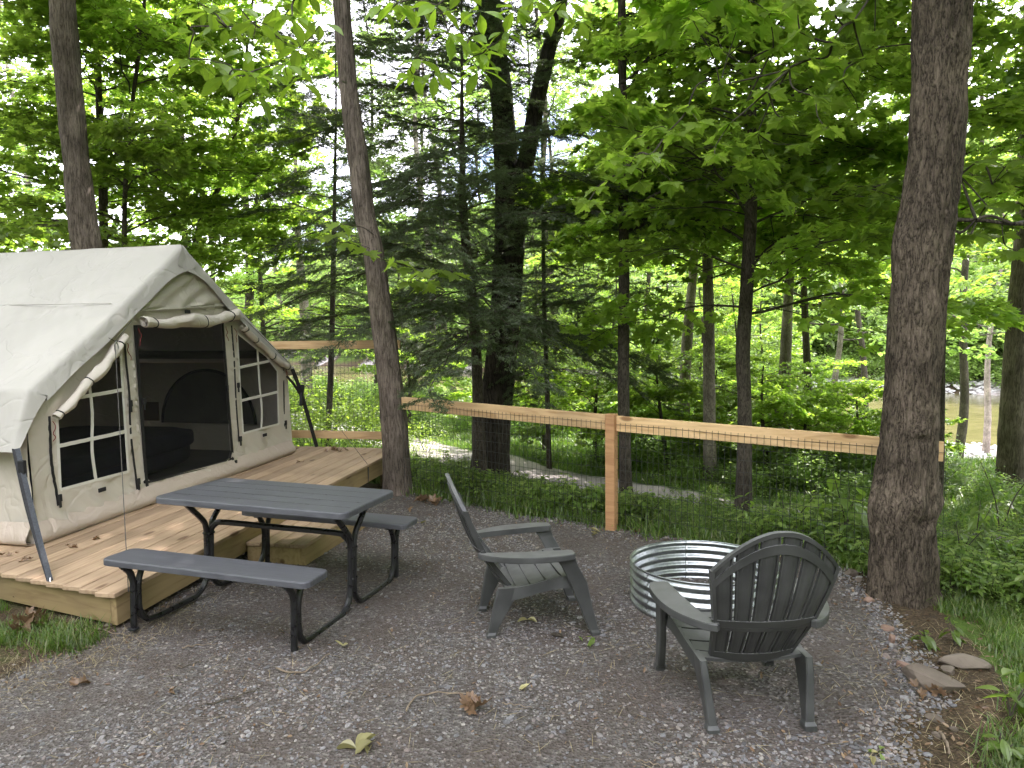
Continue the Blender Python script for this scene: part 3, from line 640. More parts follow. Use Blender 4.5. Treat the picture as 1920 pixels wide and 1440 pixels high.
# window tapes
ribbon('window_tape', [(0.59, 1.17), (0.60, 0.9), (0.575, 0.6), (0.59, 0.35)], 0.028, MT['tape'], y=-0.002)
ribbon('window_tape', [(0.40, 1.035), (0.935, 1.055)], 0.03, MT['tape'], y=-0.008, amp=0.002)
ribbon('window_tape', [(0.25, 0.69), (0.935, 0.695)], 0.03, MT['tape'], y=-0.008, amp=0.002)
ribbon('window_tape', [(2.955, 1.31), (2.965, 0.9), (2.985, 0.62), (2.955, 0.40)], 0.03, MT['tape'], y=-0.002)
ribbon('window_tape', [(2.59, 1.125), (3.23, 1.165)], 0.03, MT['tape'], y=-0.008, amp=0.002)
ribbon('window_tape', [(2.60, 0.765), (3.33, 0.785)], 0.03, MT['tape'], y=-0.008, amp=0.002)
# canvas window frames (hem strips standing slightly proud)
def hem(poly, w=0.022, y=-0.006):
    for i in range(len(poly)):
        a, b = np.array(poly[i]), np.array(poly[(i + 1) % len(poly)]); 
        ribbon('window_hem', [a, (a + b) / 2, b], w, MT['tape'], y=y, amp=0.001, n=6)
hem(WINL); hem(WINR)
# zips
for i, (p, w) in enumerate(((((0.195, 0.93), (0.185, 0.60), (0.20, 0.40), (0.215, 0.24)), 0.022), (((0.985, 1.45), (0.99, 1.25), (1.0, 1.0), (0.985, 0.7), (1.0, 0.45), (1.02, 0.17)), 0.02),
      (((1.12, 1.60), (1.115, 1.3), (1.12, 1.0), (1.125, 0.6), (1.13, 0.25), (1.145, 0.02)), 0.032), (((2.335, 1.61), (2.35, 1.2), (2.365, 0.7), (2.385, 0.25), (2.385, 0.01)), 0.032),
      (((2.49, 1.58), (2.505, 1.2), (2.50, 0.8), (2.515, 0.33)), 0.02), (((3.47, 1.05), (3.455, 0.8), (3.43, 0.34)), 0.018))):
    ribbon('zip', p, w, MT['zip'], y=-0.010 if w < .03 else -0.014, amp=0.007, seed=i + 3, n=60)
ribbon('zip', DOOR[0:6] , 0.022, MT['zip'], y=-0.012, amp=0.002)
for (x, z) in ((0.212, 0.30), (1.015, 0.24), (0.985, 0.93), (1.145, 0.93), (2.41, 0.12), (2.515, 0.36), (2.525, 0.94), (2.33, 0.93), (3.43, 0.40), (1.14, 0.07)):
    mb = MB(); mb.box((x, -0.03, z), (0.034, 0.016, 0.055), ch=0.003); mb.box((x, -0.03, z - 0.05), (0.02, 0.01, 0.05), ch=0.002); part('buckle', mb, MT['zip'], tent)
for (x, z) in ((0.60, 0.27), (2.95, 0.33), (1.76, 1.72)):
    mb = MB(); mb.box((x, -0.045, z), (0.075, 0.012, 0.034), ch=0.003); part('velcro_tab', mb, MT['zip'], tent)
for (x, z, s) in ((0.995, 1.40, 1), (1.13, 1.52, 2), (2.36, 1.52, 3), (2.50, 1.50, 4), (0.20, 0.84, 5), (3.48, 0.98, 6)):
    mb = MB(); r_ = np.random.default_rng(s); P = [(x, -0.03, z + 0.05)]
    for k in range(5): P.append((x + r_.uniform(-.02, .02), -0.04 + r_.uniform(-.01, .005), z + 0.05 - 0.03 * (k + 1)))
    mb.tube(P, 0.003, 5, smooth=16); part('zip_cord', mb, MT['red'], tent)
# rolled door and window flaps
def roll(name, a, b, r0, seed, ties, lump=0.42, spiral=True):
    a = np.array([a[0], -0.07, a[1]]); b = np.array([b[0], -0.07, b[1]]); n = 46; m = 22; D = b - a; Lg = np.linalg.norm(D); T = D / Lg
    N = np.array([0, -1.0, 0]); S = np.cross(T, N); G = np.zeros((n, m, 3)); tt = np.linspace(0, 1, n)
    for i, t in enumerate(tt):
        rr = r0 * (1 + lump * (vnoise(t * 7, 0.5, seed) - 0.5) * 1.3)
        for tie in ties: rr *= 1 - 0.22 * math.exp(-((t - tie) * Lg / 0.022) ** 2)
        c = a + D * t + np.array([0, 0, -0.03 * math.sin(math.pi * t) * (1 + 0.4 * math.sin(t * 11)) * Lg])
        th = np.linspace(0, 2 * np.pi, m)
        rad = rr * (1 + 0.20 * (vnoise(t * 14 + np.cos(th) * 0.9 + 3, np.sin(th) * 1.3 + 3, seed + 1) - 0.5) * 2 + 0.06 * np.sin(th * 2 + t * 9))
        rad[-1] = rad[0]
        G[i] = c + np.outer(np.cos(th) * rad, N) + np.outer(np.sin(th) * rad, S)
    mb = MB(); mb.grid(G)
    for e in (0, n - 1):
        c = G[e, :-1].mean(0)
        for k in range(4):      # spiral of cloth at the open end
            f_ = 1 - k * 0.24; f2 = f_ - 0.13; off = T * (0.012 * k * (1 if e == 0 else -1) + (-0.004 if e == 0 else 0.004))
            mb.grid(np.stack([c + (G[e] - c) * f_ + off * 0, c + (G[e] - c) * f2 + off * 2.2], 0))
    o = part(name, mb, MT['canvas'], tent, smooth=True)
    for tie in ties:
        i = int(tie * (n - 1)); c = G[i, :-1].mean(0); R_ = np.linalg.norm(G[i, :-1] - c, axis=1) + 0.004
        mb = MB(); th = np.linspace(0, 2 * np.pi, m - 1, endpoint=False); 
        P = np.array([c + (G[i, k] - c) * 1.06 for k in range(m)]); mb.tube(P, 0.006, 5, cap=False); ob = part('tie_strap', mb, MT['zip'], o)
roll('rolled_door_flap', (1.16, 1.625), (2.49, 1.70), 0.062, 3, (0.10, 0.60, 0.93))
roll('rolled_window_flap', (0.20, 0.93), (0.93, 1.50), 0.040, 5, (0.05, 0.45, 0.92))
roll('rolled_window_flap', (2.60, 1.565), (3.53, 1.04), 0.038, 8, (0.06, 0.25, 0.62, 0.94))
# ground skirt along front and side
def skirt(a, b, name='ground_skirt'):
    a = np.array(a, float); b = np.array(b, float); n = 50; T = (b - a) / np.linalg.norm(b - a); N = np.array([T[1], -T[0], 0]); G = []
    for i in range(n):
        t = i / (n - 1); c = a + (b - a) * t; w = 0.012 * (vnoise(t * 9, 0.5, 3) - .5); sag = 0.06 * abs(t - 0.35)
        G.append([c + N * (0.012 + w) + np.array([0, 0, 0.17 + w * 2]), c + N * (0.05 + w) + np.array([0, 0, 0.10 + w]), c + N * (0.075 + w * 2) + np.array([0, 0, 0.055]), c + N * (0.06 + w * 2) + np.array([0, 0, 0.015]), c + N * 0.02 + np.array([0, 0, 0.004])])
    mb = MB(); mb.grid(np.array(G)); part(name, mb, MT['skirt'], tent, smooth=True)
skirt((0, 0, 0), (TW, 0, 0)); skirt((0, TD, 0), (0, 0, 0))
# side and back walls
def side_wall(x, name, sgn):
    mb = MB(); a = np.linspace(0, TD, 60); b = np.linspace(0, 1.12, 24); A, B = np.meshgrid(a, b, indexing='ij')
    d = (fbm(A * 3, B * 3, int(x * 10) + 5) - 0.47) * 0.05 * sgn; mb.grid(np.stack([x + d, A, B], -1)); part(name, mb, MT['canvas'], tent, smooth=True)
side_wall(0.0, 'side_wall', -1); side_wall(TW, 'side_wall', 1)
flat_poly('back_wall', [(0, 0), (TW, 0), (TW, 1.1), AP, (0, 1.1)], TD, MT['canvas'])
mb = MB(); mb.box((TW / 2, TD / 2, 0.012), (TW - 0.02, TD - 0.02, 0.008)); part('floor', mb, MT['innerdark'], tent)
# arched side window seen through the door
arch = []
for t in np.linspace(0, math.pi, 24): arch.append((1.09 + 0.66 * math.cos(t), 0.36 + 0.67 * math.sin(t)))
mb = MB(); mb.tube([(TW - 0.05, y, z) for y, z in arch], 0.018, 8); part('arch_zip', mb, MT['zip'], tent)
cut_panel(arch, [], 0.08, lambda y, z: 0.02 * (fbm(y * 5, z * 4, 3) - .5), 'arched_window_cover', MT['innerdark'], tent, mapf=lambda y, z, d: np.stack([TW - 0.045 + d, y, z], 1))
mb = MB(); mb.box((TW - 0.04, 1.92, 0.50), (0.02, 0.22, 0.24), ch=0.003); part('wall_pocket', mb, MT['litter'], tent)
mb = MB(); mb.tube([(TW - 0.25, 0.1, 1.23), (TW - 0.25, TD, 1.23)], 0.05, 10); part('air_beam', mb, MT['innerdark'], tent, smooth=True)
# fly sheet
FR = (1.76, 2.355)
def slope_pt(s, side, spread=0.0):
    """s 0 ridge .. 1 eave fold .. 1.35 drip edge"""
    eave = (0.0, 1.145) if side < 0 else (3.60, 1.10); tipp = (-0.17, 0.725) if side < 0 else (3.70, 0.95)
    if s <= 1: 
        x = FR[0] + (eave[0] - FR[0]) * s; z = FR[1] + (eave[1] - FR[1]) * s; z -= 0.018 * math.sin(math.pi * s)
        return x, z
    f = (s - 1) / 0.35; return eave[0] + (tipp[0] - eave[0]) * f, eave[1] + (tipp[1] - eave[1]) * f
for side in (-1, 1):
    S = np.concatenate([np.linspace(0, 1, 70), np.linspace(1.02, 1.35, 12)]); D = np.concatenate([np.linspace(TD + 0.1, 0.0, 100)])
    G = np.zeros((len(D) + 8, len(S), 3))
    for j, s in enumerate(S):
        x, z = slope_pt(s, side); x2, z2 = slope_pt(min(s + 0.02, 1.35) if s < 1.33 else s - 0.02, side); tx, tz = x2 - x, z2 - z
        if s >= 1.33: tx, tz = -tx, -tz
        l = math.hypot(tx, tz); nx_, nz_ = (-tz / l, tx / l) if side > 0 else (tz / l, -tx / l)
        for i, d in enumerate(D):
            e = 0.018 * math.sin(d * 5.5 + s * 3) * math.sin(math.pi * min(s, 1)) + 0.03 * (float(fbm(np.array(d * 1.1 - s * 1.8), np.array(s * 2.0 + d * 0.8), 31 + side)) - 0.47)
            w_ = math.sin((d * 1.5 + s * 1.9) * 15 + 5 * float(vnoise(np.array(s * 3), np.array(d), 7))); e += (0.011 * (1 - abs(w_)) ** 2 + 0.004 * math.sin((d * 2.2 + s * 1.2) * 27 + 3 * w_)) * min(1, s * 3) * float(vnoise(np.array(s * 2.3), np.array(d * 1.4), 17)) * 1.7
            e *= min(1, (d + 0.0) / 0.5) * (0.3 if s > 1 else 1)
            G[i, j] = (x + nx_ * e, d, z + nz_ * e)
        hemd = 0.135 + 0.10 * math.exp(-(s / 0.10) ** 2) + 0.004 * math.sin(s * 21)
        if s > 1: hemd *= 1 - (s - 1) / 0.35 * 0.85
        prof = [(0.06, 0.0), (0.015, -0.008), (-0.03, -0.03), (-0.055, -0.06), (-0.065, -0.085)]
        fr_ = [(0.04, 0), (0.0, -0.012), (-0.04, -0.035), (-0.065, -0.065), (-0.075, -0.095)]
        for k in range(8):
            f = k / 7; yy = (-0.012, -0.030, -0.042, -0.050, -0.056, -0.062, -0.068, -0.074)[k] + 0.006 * math.sin(s * 16 + 2) * f; nn = -hemd * (0.012, 0.05, 0.14, 0.30, 0.48, 0.66, 0.84, 1.0)[k]
            G[len(D) + k, j] = (x + nx_ * nn, yy, z + nz_ * nn)
    mb = MB(); mb.grid(G if side < 0 else G[:, ::-1]); part('fly_sheet', mb, MT['fly'], tent, smooth=True)
# roof seam
for side in (-1,):
    x, z = slope_pt(0.47, side); mb = MB(); mb.tube([(x - 0.004, TD, z + 0.022), (x - 0.004, 1.8, z + 0.03), (x - .004, 0.05, z + 0.018)], 0.004, 5); part('roof_seam', mb, MT['fly'], tent)
# straps from the fly corner to the deck edge
def strap(name, pts, w, mat, n=24):
    P, _ = resample(np.array(pts, float), 1.0, n); S = np.array([0.2, 0.98, 0]) * 0
    mb = MB(); c = O3 - TA; c = np.array([c @ tu, c @ tn, c[2]])
    T = np.gradient(P, axis=0); Vw = np.cross(T, P - c); Vw /= np.linalg.norm(Vw, axis=1)[:, None]; Nn = np.cross(T, Vw); Nn /= np.linalg.norm(Nn, axis=1)[:, None]
    mb.grid(np.stack([P - Vw * w / 2, P + Vw * w / 2], 1), solid=0.003, nrm=np.stack([Nn, Nn], 1)); return part(name, mb, mat, tent)
s0 = np.array([-0.15, -0.08, 0.75]); s1 = tloc(onz(97, 1088, 0.25)) + np.array([-0.01, 0, 0.0])
strap('guy_strap', [s0, (s0 * .5 + s1 * .5) + [0, 0, -0.02], s1], 0.030, MT['strap']); strap('guy_strap', [s0 + [0, 0.03, 0], (s0 * .5 + s1 * .5) + [0.0, 0.04, 0.0], s1 + [0, 0.01, 0]], 0.026, MT['zip'])
mb = MB(); mb.box(s0 * 0.83 + s1 * 0.17, (0.03, 0.05, 0.12), ch=0.004); part('strap_buckle', mb, MT['zip'], tent)
mb = MB(); mb.tube([s1 + [0, 0, .02], s1 + [-.012, -.012, 0], s1 + [0.0, -0.02, -.02], s1 + [.012, 0, -.01], s1 + [0, 0, .02]], 0.004, 6, smooth=20); part('hook', mb, MT['metal_hook'], tent)
e0 = tloc(W(548, 692, 8.35)); e1 = tloc(onz(594, 838, 0.25)); e2 = e0 * .62 + e1 * .38 + np.array([0.0, 0, 0.06])
strap('guy_strap', [e0, e2, e1], 0.045, MT['zip']); 
mb = MB(); mb.box(e0 * .62 + e1 * .38 + [0, 0, .06], (0.05, 0.03, 0.26), rot=Matrix.Rotation(0.25, 3, 'Y'), ch=0.005); part('strap_buckle', mb, MT['zip'], tent)
e3 = tloc(W(538, 705, 8.3)); strap('guy_strap', [e3, e3 * .6 + e1 * .4 + np.array([0.05, 0, 0.10]), e1 + [0.05, 0.02, 0]], 0.03, MT['zip'])
def rope(name, a, b, sag, r=0.003):
    a = np.array(a); b = np.array(b); P = [a * (1 - t) + b * t - np.array([0, 0, sag * 4 * t * (1 - t)]) for t in np.linspace(0, 1, 12)]
    mb = MB(); mb.tube(P, r, 5); return part(name, mb, MT['rope'], tent)
r0 = xw(199, 660, 0.80); r0 = np.array([0.78, -0.10, 1.47]); r1 = tloc(onz(241, 1110, 0.245)); rope('guy_rope', r0, r1, 0.02)
rope('guy_rope', [3.45, -0.10, 1.12], tloc(dk(3.75, -0.01, 0)), 0.0); rope('guy_rope', [2.60, -0.08, 1.66], [3.45, -0.10, 1.12], 0.0)
rope('guy_rope', [0.98, -0.10, 1.64], r0, 0.0); rope('guy_rope', [0.70, -0.115, 1.50], r0, 0.0)
mb = MB(); c = r0 + np.array([0, -.01, -.05]); mb.tube([c + [0, 0, .05], c + [.02, 0, 0], c + [0, 0, -.06], c + [-.02, 0, 0], c + [0, 0, .05]], 0.005, 6, smooth=24); part('carabiner', mb, MT['metal_hook'], tent)
mb = MB(); q = tloc(dk(3.75, -0.012, 0)); mb.tube([q, q + [0, 0, -.03], q + [0.01, 0, -.17], q + [.02, 0, -.03], q + [.0, 0, -.2]], 0.004, 5, smooth=14); part('rope_tail', mb, MT['rope'], tent)
# bed inside
bed = thing('air_bed', 'navy air bed behind the mesh inside the tent', 'bed', tuple(TA + tu * 1.55 + tn * 1.5 + np.array([0, 0, 0.02])), (0, 0, TY))
def cushion(cx, cy, cz, sx, sy, sz, seed, p=6):
    n, m = 26, 40; G = np.zeros((n, m, 3))
    for i, a in enumerate(np.linspace(-math.pi / 2, math.pi / 2, n)):
        for j, b in enumerate(np.linspace(0, 2 * math.pi, m)):
            f = lambda v: math.copysign(abs(v) ** (2 / p), v)
            G[i, j] = (cx + sx / 2 * f(math.cos(a)) * f(math.cos(b)), cy + sy / 2 * f(math.cos(a)) * f(math.sin(b)), cz + sz / 2 * f(math.sin(a)))
    G[..., 2] += np.where(G[..., 2] > cz, 0.008 * np.sin(G[..., 0] * 22) * np.sin(G[..., 1] * 22), 0); return G
mb = MB(); mb.grid(cushion(0.0, 0.0, 0.22, 2.5, 1.75, 0.40, 1)[:, ::-1]); part('mattress', mb, MT['navy'], bed, smooth=True)
mb = MB(); mb.grid(cushion(0.0, 0.0, 0.32, 2.58, 1.82, 0.22, 2)[:, ::-1]); part('top_cushion', mb, MT['navy'], bed, smooth=True)

# ------------------------------------------------------------------ fences
def wire_grid(P0, P1, ztop0, ztop1, zbot, name, parent, sx=0.0508, sz=0.1016, r=0.0019, mesh_y=0.0):
    P0 = np.array(P0, float); P1 = np.array(P1, float); D = P1 - P0; Lg = np.linalg.norm(D); n = int(Lg / sx); mb = MB()
    rg = np.random.default_rng(n)
    def topz(t): return ztop0 * (1 - t) + ztop1 * t
    for i in range(n + 1):
        t = i / n; p = P0 + D * t; zb = zbot(p[0], p[1]); w = rg.normal(0, 0.003, 2)
        mb.tube([(p[0] + w[0], p[1], topz(t)), (p[0], p[1] + w[1], (topz(t) + zb) / 2), (p[0] + w[1], p[1], zb)], r, 3, cap=False)
    k = 0
    while True:
        zs = [topz(t) - 0.02 - k * sz for t in (0, 0.25, 0.5, 0.75, 1)]
        if zs[2] < zbot(*(P0 + D * .5)[:2]) : break
        mb.tube([(*(P0 + D * t)[:2], z + 0.006 * math.sin(k + t * 9)) for t, z in zip((0, .25, .5, .75, 1), zs)], r, 3, cap=False, smooth=16); k += 1
    o = part(name, mb, MT['wire'], parent); o['kind'] = 'stuff'; return o
def beam(a, b, w, h, mat, name, parent, ch=0.004, tilt=0):
    a = np.array(a, float); b = np.array(b, float); c = (a + b) / 2; D = b - a; L_ = np.linalg.norm(D)
    mb = MB(); mb.box((0, 0, 0), (L_, w, h), ch=ch); yaw = math.atan2(D[1], D[0]); pit = -math.asin(D[2] / L_)
    o = part(name, mb, mat, parent); o.matrix_world = Matrix.Translation(Vector(c)) @ Matrix.Rotation(yaw, 4, 'Z') @ Matrix.Rotation(pit, 4, 'Y') @ Matrix.Rotation(tilt, 4, 'X')
    if parent:
        o.matrix_parent_inverse = Matrix.Identity(4); o.matrix_basis = Matrix.Translation(parent.location).inverted() @ o.matrix_world if parent.rotation_euler[2] == 0 else o.matrix_world
    return o
fence = thing('wire_fence', 'post and rail fence with black welded wire behind the chairs', 'fence', (0.87, 6.17, float(ground_z(0.87, 6.17))))
FL = np.array([-1.24, 7.82]); FP = np.array([0.875, 6.19]); FRr = np.array([3.05, 4.86])
def rl(z0, z1, a, b, sh=0.0): return (a[0], a[1], z0), (b[0], b[1], z1)
beam((FL[0], FL[1] + 0.03, 0.926), (FP[0] - 0.03, FP[1] + 0.05, 0.913), 0.040, 0.14, MT['rail'], 'rail', fence)
bcb = beam((FP[0] + 0.045, FP[1] + 0.035, 0.903), (FRr[0], FRr[1] + 0.02, 0.868), 0.040, 0.14, MT['rail'], 'rail', fence)
mb = MB(); gzp = float(ground_z(FP[0], FP[1])); mb.box((0, 0, (0.99 - gzp) / 2 - 0.05), (0.089, 0.089, 0.99 - gzp + 0.1), ch=0.004)
part('post', mb, MT['post'], fence, loc=(FP[0] + 0.012 - 0.87, FP[1] - 6.17 + 0.02, 0), rot=(0, 0, -0.55))
def loc_(o, parent): o.location = tuple(-Vector(parent.location)); return o
loc_(wire_grid((FL[0], FL[1], 0), (FP[0] - 0.04, FP[1] + 0.015, 0), 0.935, 0.925, lambda x, y: float(ground_z(x, y)) - 0.03, 'wire_mesh', fence), fence)
loc_(wire_grid((FP[0] + 0.04, FP[1] + 0.01, 0), (FRr[0], FRr[1] - 0.01, 0), 0.915, 0.88, lambda x, y: float(ground_z(x, y)) - 0.03, 'wire_mesh', fence), fence)
# deck-end rail fence: two rails and wire
dfence = thing('deck_rail', 'two pine rails with wire between them at the far end of the deck', 'railing', tuple(dk(4.78, 1.2, 0)))
for z in (1.56 - 0.25 + 0.0, 0.40 - 0.25 + 0.0):
    beam(dk(4.78, -0.05, z), dk(4.78, 3.6, z), 0.04, 0.105 if z > 1 else 0.1, MT['rail'], 'rail', dfence)
loc_(wire_grid(dk(4.80, -0.05)[:3] * [1, 1, 0], dk(4.80, 3.2)[:3] * [1, 1, 0], 1.52, 1.52, lambda x, y: -0.1, 'wire_mesh', dfence), dfence)

# ------------------------------------------------------------------ picnic table (local: x along the top, y across)
TPOS = (-1.580, 4.510); TYAW = -0.276
tab = thing('picnic_table', 'slate grey picnic table with attached benches on black steel frame', 'table', (TPOS[0], TPOS[1], -0.002), (0, 0, 0))
tab.rotation_mode = 'XYZ'
tab.matrix_world = Matrix.Translation((TPOS[0], TPOS[1], -0.002)) @ Matrix.Rotation(TYAW, 4, 'Z') @ Matrix.Rotation(0.017, 4, 'Y') @ Matrix.Rotation(math.atan(SL), 4, 'X')
def slab(name, cx, cy, sx, sy, ztop, th, rc=0.05, ch=0.008):
    out = []
    for (qx, qy, a0) in ((1, 1, 0), (-1, 1, 90), (-1, -1, 180), (1, -1, 270)):
        for k in range(7):
            a = math.radians(a0 + k * 15); out.append((cx + qx * (sx / 2 - rc) + rc * math.cos(a), cy + qy * (sy / 2 - rc) + rc * math.sin(a)))
    out = np.array(out); c = np.array([cx, cy])
    def ring_(ins, z): v = c + (out - c) * (1 - np.array([ins / (sx / 2), ins / (sy / 2)])); return np.column_stack([v, np.full(len(v), z)])
    mb = MB(); mb.loft([ring_(0.012, ztop - th), ring_(0.0, ztop - th + 0.006), ring_(0.0, ztop - ch), ring_(ch * 0.35, ztop - ch * 0.3), ring_(ch, ztop)])
    return part(name, mb, MT['table'], tab)
slab('tabletop', 0, 0, 1.375, 0.70, 0.73, 0.045, rc=0.055)
for s in (-1, 1): slab('bench_seat', 0, s * (0.757 - 0.125), 1.375, 0.25, 0.448, 0.042, rc=0.05)
# plank grooves on the top: drawn as thin black strips, slightly proud
for k in range(1, 5):
    mb = MB(); mb.box((0, -0.35 + k * 0.14, 0.7302), (1.30, 0.0035, 0.0006)); part('groove_line', mb, MT['steel_black'], tab)
def bar(name, pts, r=0.019, smooth=34, sq=(1, 1)):
    mb = MB(); mb.tube(pts, r, 8, smooth=smooth, sq=sq); part(name, mb, MT['steel_black'], tab, smooth=False)
for sx in (-1, 1):
    x = sx * 0.545
    for sy in (-1, 1):
        bar('frame_tube', [(x, sy * 0.225, 0.684), (x, sy * 0.21, 0.665), (x, sy * 0.06, 0.525), (x, sy * 0.030, 0.47), (x, sy * 0.024, 0.40), (x, sy * 0.024, 0.17), (x, sy * 0.045, 0.085), (x, sy * 0.11, 0.030), (x, sy * 0.20, 0.019), (x, sy * 0.50, 0.019), (x, sy * 0.575, 0.05), (x, sy * 0.612, 0.115), (x, sy * 0.618, 0.20), (x, sy * 0.618, 0.27), (x, sy * 0.60, 0.335), (x, sy * 0.555, 0.403)], smooth=70)
        bar('leg', [(x, sy * 0.657, 0.0), (x, sy * 0.657, 0.26), (x, sy * 0.664, 0.32), (x, sy * 0.685, 0.365), (x, sy * 0.725, 0.403)], smooth=30)
        mb = MB(); mb.box((x, sy * 0.657, 0.008), (0.045, 0.045, 0.016), ch=0.003); part('foot_cap', mb, MT['zip'], tab)
        mb = MB(); mb.box((x, sy * 0.63, 0.402), (0.04, 0.22, 0.008)); part('bracket', mb, MT['steel_black'], tab)
    mb = MB(); mb.box((x, 0, 0.681), (0.04, 0.5, 0.008)); part('bracket', mb, MT['steel_black'], tab)
    for sy in (-1, 1):
        for z in (0.22, 0.42):
            mb = MB(); mb.tube([(x - 0.026, sy * 0.024, z), (x + 0.026, sy * 0.024, z)], 0.008, 6); part('bolt', mb, MT['steel_black'], tab)
bar('cross_brace', [(-0.545, 0.0, 0.36), (-0.535, 0, 0.43), (-0.49, 0, 0.485), (-0.42, 0, 0.503), (0, 0, 0.503), (0.42, 0, 0.503), (0.49, 0, 0.485), (0.535, 0, 0.43), (0.545, 0, 0.36)], smooth=50)

# ------------------------------------------------------------------ adirondack chairs (local: +y forward)
def chair_meshes():
    out = []
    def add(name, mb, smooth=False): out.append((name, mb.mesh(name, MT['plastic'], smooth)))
    V_ = [0.0, 0.36, 0.55, 0.8, 1.0]; W_ = [0.175, 0.214, 0.240, 0.266, 0.266]; Yv = [-0.175, -0.318, -0.372, -0.43, -0.478]; Zv = [0.272, 0.505, 0.63, 0.785, 0.925]
    def B(s, v):
        w = np.interp(v, V_, W_); y = np.interp(v, V_, Yv); z = np.interp(v, V_, Zv)
        y = y - 0.02 * np.sin(np.clip(v, 0, 1) * np.pi)       # bowed back
        return np.stack([s * w, y + 0.045 * s ** 2 * (1 - 0.3 * v), z], -1)
    def vtop(s): return 1.0 - 0.25 * s ** 2 + 0.0 * s
    ns = 6; gap = 0.052
    for k in range(ns):
        a = -1 + 2 * k / ns + (gap / 2 if k else 0); b = -1 + 2 * (k + 1) / ns - (gap / 2 if k < ns - 1 else 0)
        s = np.linspace(a, b, 7); t = np.linspace(0, 1, 30)
        G = np.zeros((30, 7, 3))
        for j in range(7):
            # moulded slat: slightly dished across
            dish = 0.010 * (1 - ((j - 3) / 3) ** 2)
            sm = (a + b) / 2
            vt = vtop(s[j]) ; q = B(np.full(30, s[j]), t * vt); q[:, 1] -= dish; G[:, j] = q
        mb = MB(); mb.grid(G, solid=0.006); 
        # raised ribs along slat edges behind
        for j in (0, 6):
            P = G[:, j] + np.array([0, -0.010, 0]); mb.tube(P[::2] + np.array([0.004 if j == 0 else -0.004, 0, 0]), 0.004, 4, sq=(1, 1.8))
        add('back_slat', mb)
    # cross ribs behind the back: arch band, middle band, bottom band
    def band(v_of_s, h, th, n=31, smax=1.0, off=0.021):
        s = np.linspace(-smax, smax, n); lo = B(s, v_of_s(s) - h / 2); hi = B(s, v_of_s(s) + h / 2)
        lo[:, 1] -= off; hi[:, 1] -= off; mb = MB(); mb.grid(np.stack([lo, hi], 0), solid=-th, nrm=np.tile(np.array([0, 1.0, 0.1]), (2, n, 1))); return mb
    add('back_rib', band(lambda s: vtop(s) - 0.105, 0.060, 0.008))
    add('back_rib', band(lambda s: vtop(s) - 0.012, 0.028, 0.022))
    add('back_rib', band(lambda s: 0.345 + 0 * s, 0.055, 0.016, smax=1.06)); add('back_rib', band(lambda s: 0.30 + 0 * s, 0.03, 0.024)); add('back_rib', band(lambda s: 0.04 + 0 * s, 0.07, 0.02))
    # side edge stiles of the back
    for sg in (-1, 1):
        t = np.linspace(0, vtop(1.0), 20); P = B(np.full(20, float(sg)), t); mb = MB()
        secs = [np.array([p + [0.008 * sg, 0.008, 0], p + [0.008 * sg, -0.022, 0], p + [-0.008 * sg, -0.022, 0], p + [-0.008 * sg, 0.008, 0]]) for p in P]
        if sg < 0: secs = [q[::-1] for q in secs]
        mb.loft(secs); add('back_stile', mb)
    # seat slats
    ys = np.array([-0.185, -0.12, -0.04, 0.05, 0.14, 0.215]); zs = np.array([0.285, 0.292, 0.306, 0.328, 0.348, 0.352])
    for k in range(5):
        y0, y1 = ys[k] + 0.006, ys[k + 1] - 0.006; n = 9; xw_ = 0.222 + 0.016 * k
        x = np.linspace(-xw_, xw_, n); y = np.linspace(y0, y1, 4); Xg, Yg = np.meshgrid(x, y, indexing='ij'); Zg = np.interp(Yg, ys, zs) - 0.010 * (1 - (Xg / xw_) ** 2) + 0.006 * (Xg / xw_) ** 4
        mb = MB(); mb.grid(np.stack([Xg, Yg, Zg], -1), solid=0.014, nrm=np.tile(np.array([0, 0, 1.0]), (n, 4, 1))); add('seat_slat', mb)
    mb = MB(); n = 11; x = np.linspace(-0.29, 0.29, n); yy = np.array([0.218, 0.245, 0.262, 0.268]); zz = np.array([0.351, 0.343, 0.322, 0.29])
    G = np.zeros((n, 4, 3)); 
    for i in range(n):
        for j in range(4): G[i, j] = (x[i], yy[j] - 0.03 * (x[i] / 0.29) ** 2, zz[j])
    mb.grid(G, solid=0.008); add('seat_lip', mb)
    mb = MB(); x = np.linspace(-0.235, 0.235, 9); G = np.stack([np.stack([x, np.full(9, -0.15), np.full(9, 0.272)], -1), np.stack([x, np.full(9, 0.2), np.full(9, 0.335)], -1)], 1); mb.grid(G, solid=0.012); 
    add('seat_pan', mb)
    def rect(c, wx, wy, rx=0.0, ch=0.005):
        c = np.array(c); hx, hy = wx / 2, wy / 2; ch = min(ch, hx * .4, hy * .4)
        q = [(hx - ch, -hy), (hx, -hy + ch), (hx, hy - ch), (hx - ch, hy), (-hx + ch, hy), (-hx, hy - ch), (-hx, -hy + ch), (-hx + ch, -hy)]
        return np.array([(c[0] + a, c[1] + b, c[2] + rx * b) for a, b in q])
    for sg in (-1, 1):
        # front leg: L-shaped channel from arm to foot
        secs = [rect((sg * 0.283, 0.336, 0.0), 0.050, 0.055), rect((sg * 0.284, 0.334, 0.02), 0.050, 0.055), rect((sg * 0.2845, 0.322, 0.035), 0.038, 0.056), rect((sg * 0.290, 0.275, 0.18), 0.034, 0.075), rect((sg * 0.302, 0.232, 0.32), 0.030, 0.10), rect((sg * 0.318, 0.175, 0.43), 0.030, 0.095), rect((sg * 0.322, 0.145, 0.485), 0.034, 0.12)]
        mb = MB(); mb.loft(secs); add('front_leg', mb)
